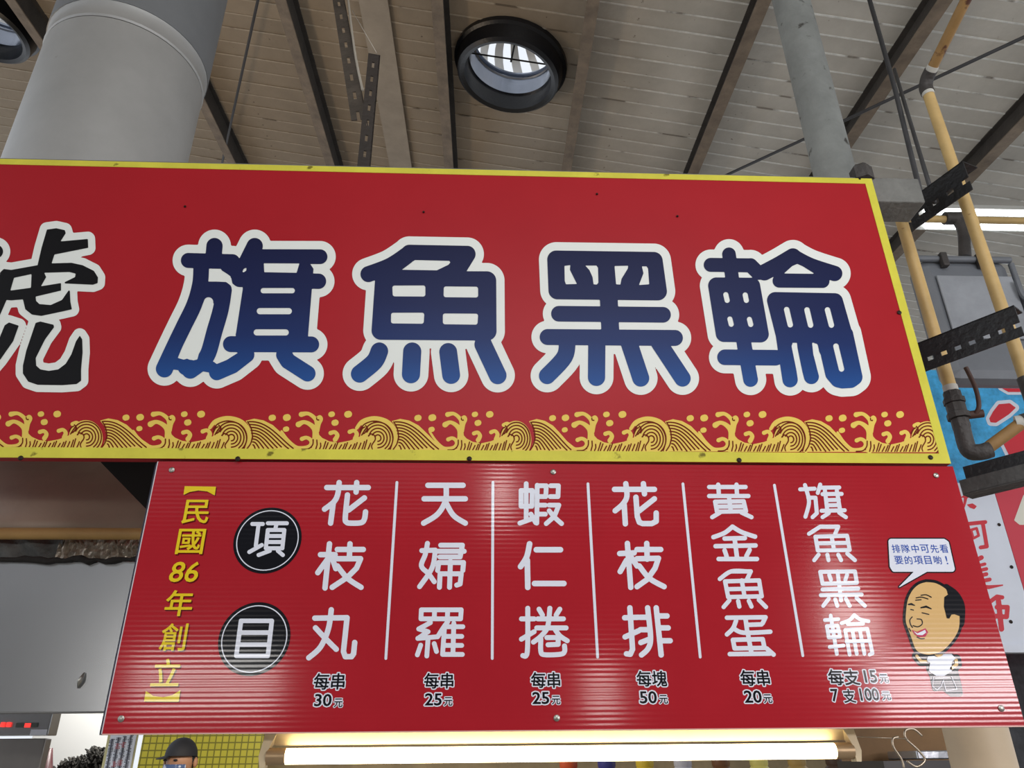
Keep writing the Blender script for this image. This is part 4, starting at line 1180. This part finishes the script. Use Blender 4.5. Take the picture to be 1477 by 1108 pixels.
p = P(41, 1046.5, Ym); MB().box((p.x - .009, Ym - .006, p.z - .006), (p.x + .009, Ym - .004, p.z + .006)).build('display_light', m_redlit, mc)
p = P(56, 1056.5, Ym); MB().box((p.x - .024, Ym - .004, p.z - .008), (p.x + .024, Ym, p.z + .008)).build('paper_label', m_wp, mc)
# bright steel sheet behind and dark broom bristles
Yx = 2.2
MB().box((P(62, 1000, Yx).x, Yx, 0), (P(172, 1000, Yx).x, Yx + .02, P(100, 1015, Yx).z)).build('bright_steel_panel', mat('bright_steel', (225, 225, 222), .3, metal=.5, bump=.1, bscale=3), label='brightly lit steel panel between the machine and the notice', cat='panel')
rnd = random.Random(3)
B = MB(); c = P(128, 1112, 1.9)
for i in range(1500):
    u = rnd.random(); ang = PI * (.0 + rnd.random()); r = .145 * math.sqrt(rnd.random())
    bx = c.x + r * math.cos(ang) * 1.0; bz = c.z - .06 + r * math.sin(ang) * .72 + (.03 if math.cos(ang) > 0 else 0)
    by = 1.9 + rnd.uniform(-.05, .05); dx = rnd.uniform(-.02, .02)
    B.tube([(bx, by, bz), (bx + dx * .5, by, bz + .010), (bx + dx, by + rnd.uniform(-.01, .01), bz + .016)], [.006, .005, .002], 4)
B.tube([(c.x, 1.9, 0), (c.x, 1.9, c.z - .03)], .02, 10)
B.build('dark_mop', mat('mop_black', (44, 42, 38), .9, var=.4), label='dark shaggy mop head standing before the bright steel panel', cat='mop')
p = P(69, 1100, 1.75)
MB().tube([(p.x, 1.75, 0), (p.x, 1.75, p.z - .1), (p.x - .002, 1.75, p.z + .05)], [.05, .04, .008], 12).build('maroon_bottle', mat('maroon', (70, 28, 34), .4), label='dark maroon slender bottle top beside the steel machine', cat='bottle', smooth=True)
# notice sheet
Yt = .35
nt_ = thing('price_notice', tuple(P(170, 1108, Yt)), 'white notice sheet with columns of dark and red print, bottom left under the menu board', 'notice')
nx0 = P(150, 1108, Yt).x; nx1 = P(194, 1075, Yt).x; nz1 = P(170, 1055, Yt).z
MB().box((nx0, Yt, nz1 - .45), (nx1, Yt + .002, nz1)).build('sheet', m_wp, nt_)
MB().box((nx0 - .007, Yt + .0025, nz1 - .46), (nx1 + .003, Yt + .006, nz1 + .004)).build('backing', mat('cream_edge', (206, 200, 150), .5), nt_)
mdk = mat('ink', (50, 52, 70), .5); mrd = mat('ink_red', (150, 60, 70), .5)
rq = random.Random(8)
for ci in range(4):
    for mm, sel in ((mdk, 0), (mrd, 1)):
        B = MB()
        for ri in range(7):
            if (ri % 3 == 1 and ci in (1, 2)) != bool(sel): continue
            px_, py_ = 189 - ci * 9.2 - ri * 1.5, 1064 + ri * 8.6 + ci * 2
            c = P(px_, py_, Yt)
            for q in range(4):      # the print is too small to read in the photograph: blurred dashes
                w_ = rq.uniform(.003, .0055); zz = c.z + .0045 - q * .003; xo = rq.uniform(-.0015, .0015)
                B.box((c.x - w_ + xo, Yt - .001, zz - .0008), (c.x + w_ + xo, Yt - .0005, zz + .0008))
            B.box((c.x - .0008, Yt - .0012, c.z - .006), (c.x + .0008, Yt - .0006, c.z + .006))
        if B.V: B.build('print_marks', mm, nt_, kind='stuff')

# warm tube light under the board
m_warm = mat('warm_tube', (255, 250, 235), .4, emit=((1.0, .80, .45), 8.5))
m_batten = mat('cream_batten', (214, 196, 160), .45, var=.06, scale=10)
Yt2 = .10
ta = P(412, 1092, Yt2); tb = P(1204, 1082.5, Yt2)
ta.z = tb.z = (ta.z + tb.z) / 2
tl = thing('tube_light', tuple((ta + tb) / 2), 'long glowing warm fluorescent tube in cream fitting under the menu board', 'light')
MB().tube([ta, tb], .0145, 20).build('tube', m_warm, tl, smooth=True)
bx = ta.x - .045
MB().prism([(bx, Yt2 - .034, ta.z + .066), (bx, Yt2 - .034, ta.z + .060), (bx, Yt2 + .012, ta.z + .020), (bx, Yt2 + .040, ta.z + .020), (bx, Yt2 + .075, ta.z + .066)], (tb.x - ta.x + .09, 0, 0)).build('batten', m_batten, tl, bevel=.003)
for p, s in ((ta, -1), (tb, 1)):
    MB().tube([p + Vector((s * -.001, 0, 0)), p + Vector((s * .036, 0, 0))], .0155, 16).build('end_cap', mat('end_cap', (176, 150, 116), .4, metal=.5), tl, smooth='auto')
    MB().prism([p + Vector((s * .036, -.012, -.02)), p + Vector((s * .046, -.012, -.02)), p + Vector((s * .05, -.012, .0)), p + Vector((s * .042, -.012, .04)), p + Vector((s * .02, -.012, .04)), p + Vector((s * .034, -.012, .01))], (0, .024, 0)).build('socket', m_batten, tl)
# stall interior, lower right: wires, hooks, tray
m_wire = mat('wire_steel', (176, 164, 146), .3, metal=.8)
Yw = .5
cable([P(1236, 1063, Yw), P(1310, 1066, Yw)], .0012, 'thin taut wire from the lamp fitting to the hooks', name='wire', m=m_wire, cat='wire')
for i, pts in enumerate(([(1296, 1063), (1288, 1066), (1289, 1078), (1300, 1095), (1304, 1108)], [(1330, 1062), (1318, 1052), (1306, 1054), (1307, 1066), (1322, 1080), (1334, 1096), (1322, 1106), (1308, 1098)])):
    cable(smoothpath([P(x, y, Yw + .01 * i) for x, y in pts]), .0028, ('small left' if i == 0 else 'larger right') + ' bent wire hook hanging under the menu board', name='wire_hook', m=m_wire, cat='hook')
a = P(1302, 1096, 1.2); b2 = P(1346, 1083, 1.2)
tr = thing('steel_tray', ((a.x + b2.x) / 2, 1.2, a.z), 'small steel tray on the dark shelf behind the wire hooks', 'tray')
MB().box((a.x, 1.1, a.z), (b2.x, 1.3, b2.z)).build('tray_body', mat('tray_steel', (190, 194, 200), .25, metal=.9, bump=.3, bscale=10), tr, bevel=.004)
a = P(1225, 1108, 1.25); b2 = P(1385, 1096, 1.25)
MB().box((a.x, 1.0, a.z - .03), (b2.x, 1.34, P(1300, 1097, 1.2).z - .001)).build('dark_shelf', mat('shelf_dark', (60, 58, 58), .4, metal=.4), label='dark metal shelf under the small steel tray', cat='shelf')
# row of jars / packs on the stall's back shelf (only their tops show under the tube)
cols = [(190, 80, 40), (60, 60, 130), (220, 190, 60), (200, 200, 210), (120, 80, 50), (220, 210, 120), (180, 150, 90), (90, 70, 60)]
kinds = ['orange', 'blue', 'yellow', 'white', 'brown', 'pale yellow', 'tan', 'dark brown']
zsh = P(800, 1106, 3.6).z
for i in range(8):
    x = P(820 + i * 55, 1104, 3.6).x
    n_ = 16
    MB().tube([(x, 3.6, zsh - .25), (x, 3.6, zsh - .03), (x, 3.6, zsh - .01), (x, 3.6, zsh), (x, 3.6, zsh + .03)], [.07, .07, .05, .055, .055], 16).build(
        'storage_jar', mat('jar_' + str(i), cols[i], .4), label=kinds[i] + ' lidded jar on the stall shelf, just visible under the tube', cat='jar', group='jars on the stall shelf', smooth='auto')
MB().box((P(780, 1104, 3.6).x, 3.45, zsh - .28), (P(1240, 1104, 3.6).x, 3.8, zsh - .251)).build('stall_shelf', mat('shelf_wood', (120, 96, 66), .6), label='wooden stall shelf holding the jars', cat='shelf')

# worker with cap and mask
hc = P(262, 1092, 3.7)
zt_ = P(262, 1065, 3.7).z
person = thing('person', (hc.x, 3.7, 0), 'person in dark cap and blue patterned face mask behind the stall', 'person')
k_ = 1.0
HT = zt_ - .01
me = bpy.data.meshes.new('body')
J = {'pel': (0, 0, .95), 'wst': (0, 0, 1.08), 'chs': (0, 0, 1.28), 'nk': (0, 0, HT - .27), 'hd0': (0, -.01, HT - .20), 'hd1': (0, -.02, HT - .13), 'hd2': (0, -.01, HT - .06)}
R_ = {'pel': .15, 'wst': .13, 'chs': .15, 'nk': .055, 'hd0': .062, 'hd1': .088, 'hd2': .085}
ed = [('pel', 'wst'), ('wst', 'chs'), ('chs', 'nk'), ('nk', 'hd0'), ('hd0', 'hd1'), ('hd1', 'hd2')]
for s, n_ in ((-1, 'l'), (1, 'r')):
    J.update({'sh' + n_: (s * .18, 0, HT - .36), 'el' + n_: (s * .24, -.05, HT - .64), 'wr' + n_: (s * .18, -.27, HT - .66), 'ha' + n_: (s * .16, -.36, HT - .66),
              'hp' + n_: (s * .09, 0, .88), 'kn' + n_: (s * .1, -.02, .48), 'an' + n_: (s * .1, .01, .08), 'to' + n_: (s * .11, -.15, .04)})
    R_.update({'sh' + n_: .062, 'el' + n_: .044, 'wr' + n_: .03, 'ha' + n_: .032, 'hp' + n_: .095, 'kn' + n_: .065, 'an' + n_: .042, 'to' + n_: .04})
    ed += [('chs', 'sh' + n_), ('sh' + n_, 'el' + n_), ('el' + n_, 'wr' + n_), ('wr' + n_, 'ha' + n_), ('pel', 'hp' + n_), ('hp' + n_, 'kn' + n_), ('kn' + n_, 'an' + n_), ('an' + n_, 'to' + n_)]
    for q_ in range(4):
        fn = 'f%d%s' % (q_, n_); J[fn] = (s * (.135 + q_ * .017), -.43 + abs(q_ - 1.5) * .006, HT - .67); R_[fn] = .009; ed.append(('ha' + n_, fn))
    J['th' + n_] = (s * .115, -.37, HT - .655); R_['th' + n_] = .01; ed.append(('ha' + n_, 'th' + n_))
keys = list(J); me.from_pydata([J[k] for k in keys], [(keys.index(a), keys.index(b)) for a, b in ed], [])
ob = link('body', me, person)
sk = ob.modifiers.new('skin', 'SKIN'); sk.use_smooth_shade = True
for i, kk in enumerate(keys): me.skin_vertices[0].data[i].radius = (R_[kk], R_[kk] * (.75 if kk in ('pel', 'wst', 'chs') else 1))
me.skin_vertices[0].data[0].use_root = True
ss = ob.modifiers.new('sub', 'SUBSURF'); ss.levels = 2; ss.render_levels = 2
dg = bpy.context.evaluated_depsgraph_get(); dg.update()
bm_ = bpy.data.meshes.new_from_object(ob.evaluated_get(dg))
ob.modifiers.clear(); ob.data = bm_; bm_.name = 'body'
bm_.materials.clear(); bm_.materials.append(mat('person_skin', (176, 128, 96), .5)); bm_.materials.append(mat('white_shirt', (214, 216, 220), .7)); bm_.materials.append(mat('dark_trousers', (46, 48, 56), .8))
for p_ in bm_.polygons:
    p_.use_smooth = True; z = p_.center.z
    p_.material_index = 2 if z < .98 else (1 if (z < HT - .26 and p_.center.y > -.2) else 0)


def dome(cx, cy, cz, rx, ry, rz, lo, hi, n=24, m_=10, front=None):
    V = []; Fc = []
    for j in range(m_ + 1):
        ph = lo + (hi - lo) * j / m_
        for i in range(n): V.append((cx + rx * math.cos(ph) * math.cos(2 * PI * i / n), cy + ry * math.cos(ph) * math.sin(2 * PI * i / n), cz + rz * math.sin(ph)))
    for j in range(m_):
        for i in range(n): Fc.append([j * n + i, j * n + (i + 1) % n, (j + 1) * n + (i + 1) % n, (j + 1) * n + i])
    return V, Fc


hx, hy = hc.x, 3.7
V, Fc = dome(hx, hy - .012, HT - .09, .093, .11, .105, 0, PI / 2 * .99)
cap = mk('cap', V, Fc, mat('cap_black', (26, 26, 32), .7), person, smooth=True)
# brim points to the person's right (photo left)
V = []; Fc = []
for i in range(9):
    t = -.7 + 1.4 * i / 8
    dx_, dy_ = -math.cos(t + .5), -math.sin(t + .5)
    for (q_, dz) in ((.085, 0), (.14, -.018)): V.append((hx + dx_ * q_ * (1 if q_ < .1 else (1 - .12 * abs(t))), hy - .012 + dy_ * q_ * 1.1, HT - .085 + dz))
for i in range(8): Fc.append([2 * i, 2 * i + 1, 2 * i + 3, 2 * i + 2])
o = mk('cap_brim', V, Fc, MATS['cap_black'], cap, smooth=True); sd = o.modifiers.new('s', 'SOLIDIFY'); sd.thickness = .005
m_mask = mat('mask_blue', (70, 90, 130), .8, spots=((190, 196, 210), 40, .52), var=.1)
V = []; Fc = []
for j in range(7):
    for i in range(11):
        th = -1.15 + 2.3 * i / 10 - PI / 2 - .35; zz = HT - .135 - .085 * j / 6
        r0 = .098 + .012 * math.cos((i - 5) / 5 * 1.3) - .004 * abs(j - 3)
        V.append((hx + r0 * math.cos(th) * .93, hy - .02 + r0 * math.sin(th) * 1.0, zz))
for j in range(6):
    for i in range(10): Fc.append([j * 11 + i, j * 11 + i + 1, (j + 1) * 11 + i + 1, (j + 1) * 11 + i])
o = mk('face_mask', V, Fc, m_mask, person, smooth=True)
for s in (-1, 1):
    V, Fc = dome(hx + s * .088, hy, HT - .125, .014, .02, .03, -PI / 2, PI / 2, 12, 6); mk('ear', V, Fc, MATS['person_skin'], person, smooth=True)
    V, Fc = dome(hx - .03 + s * .03, hy - .1, HT - .112, .013, .008, .006, -PI / 2, PI / 2, 10, 6); mk('eye', V, Fc, MATS['cap_black'], person, smooth=True)
V, Fc = dome(hx, hy + .02, HT - .11, .09, .09, .07, -PI / 2, .3, 20, 8); mk('hair', V, Fc, MATS['cap_black'], person, smooth=True)
print('boards', nb, 'objects', len(bpy.data.objects), 'tris', sum(len(o.data.polygons) for o in bpy.data.objects if o.type == 'MESH'))
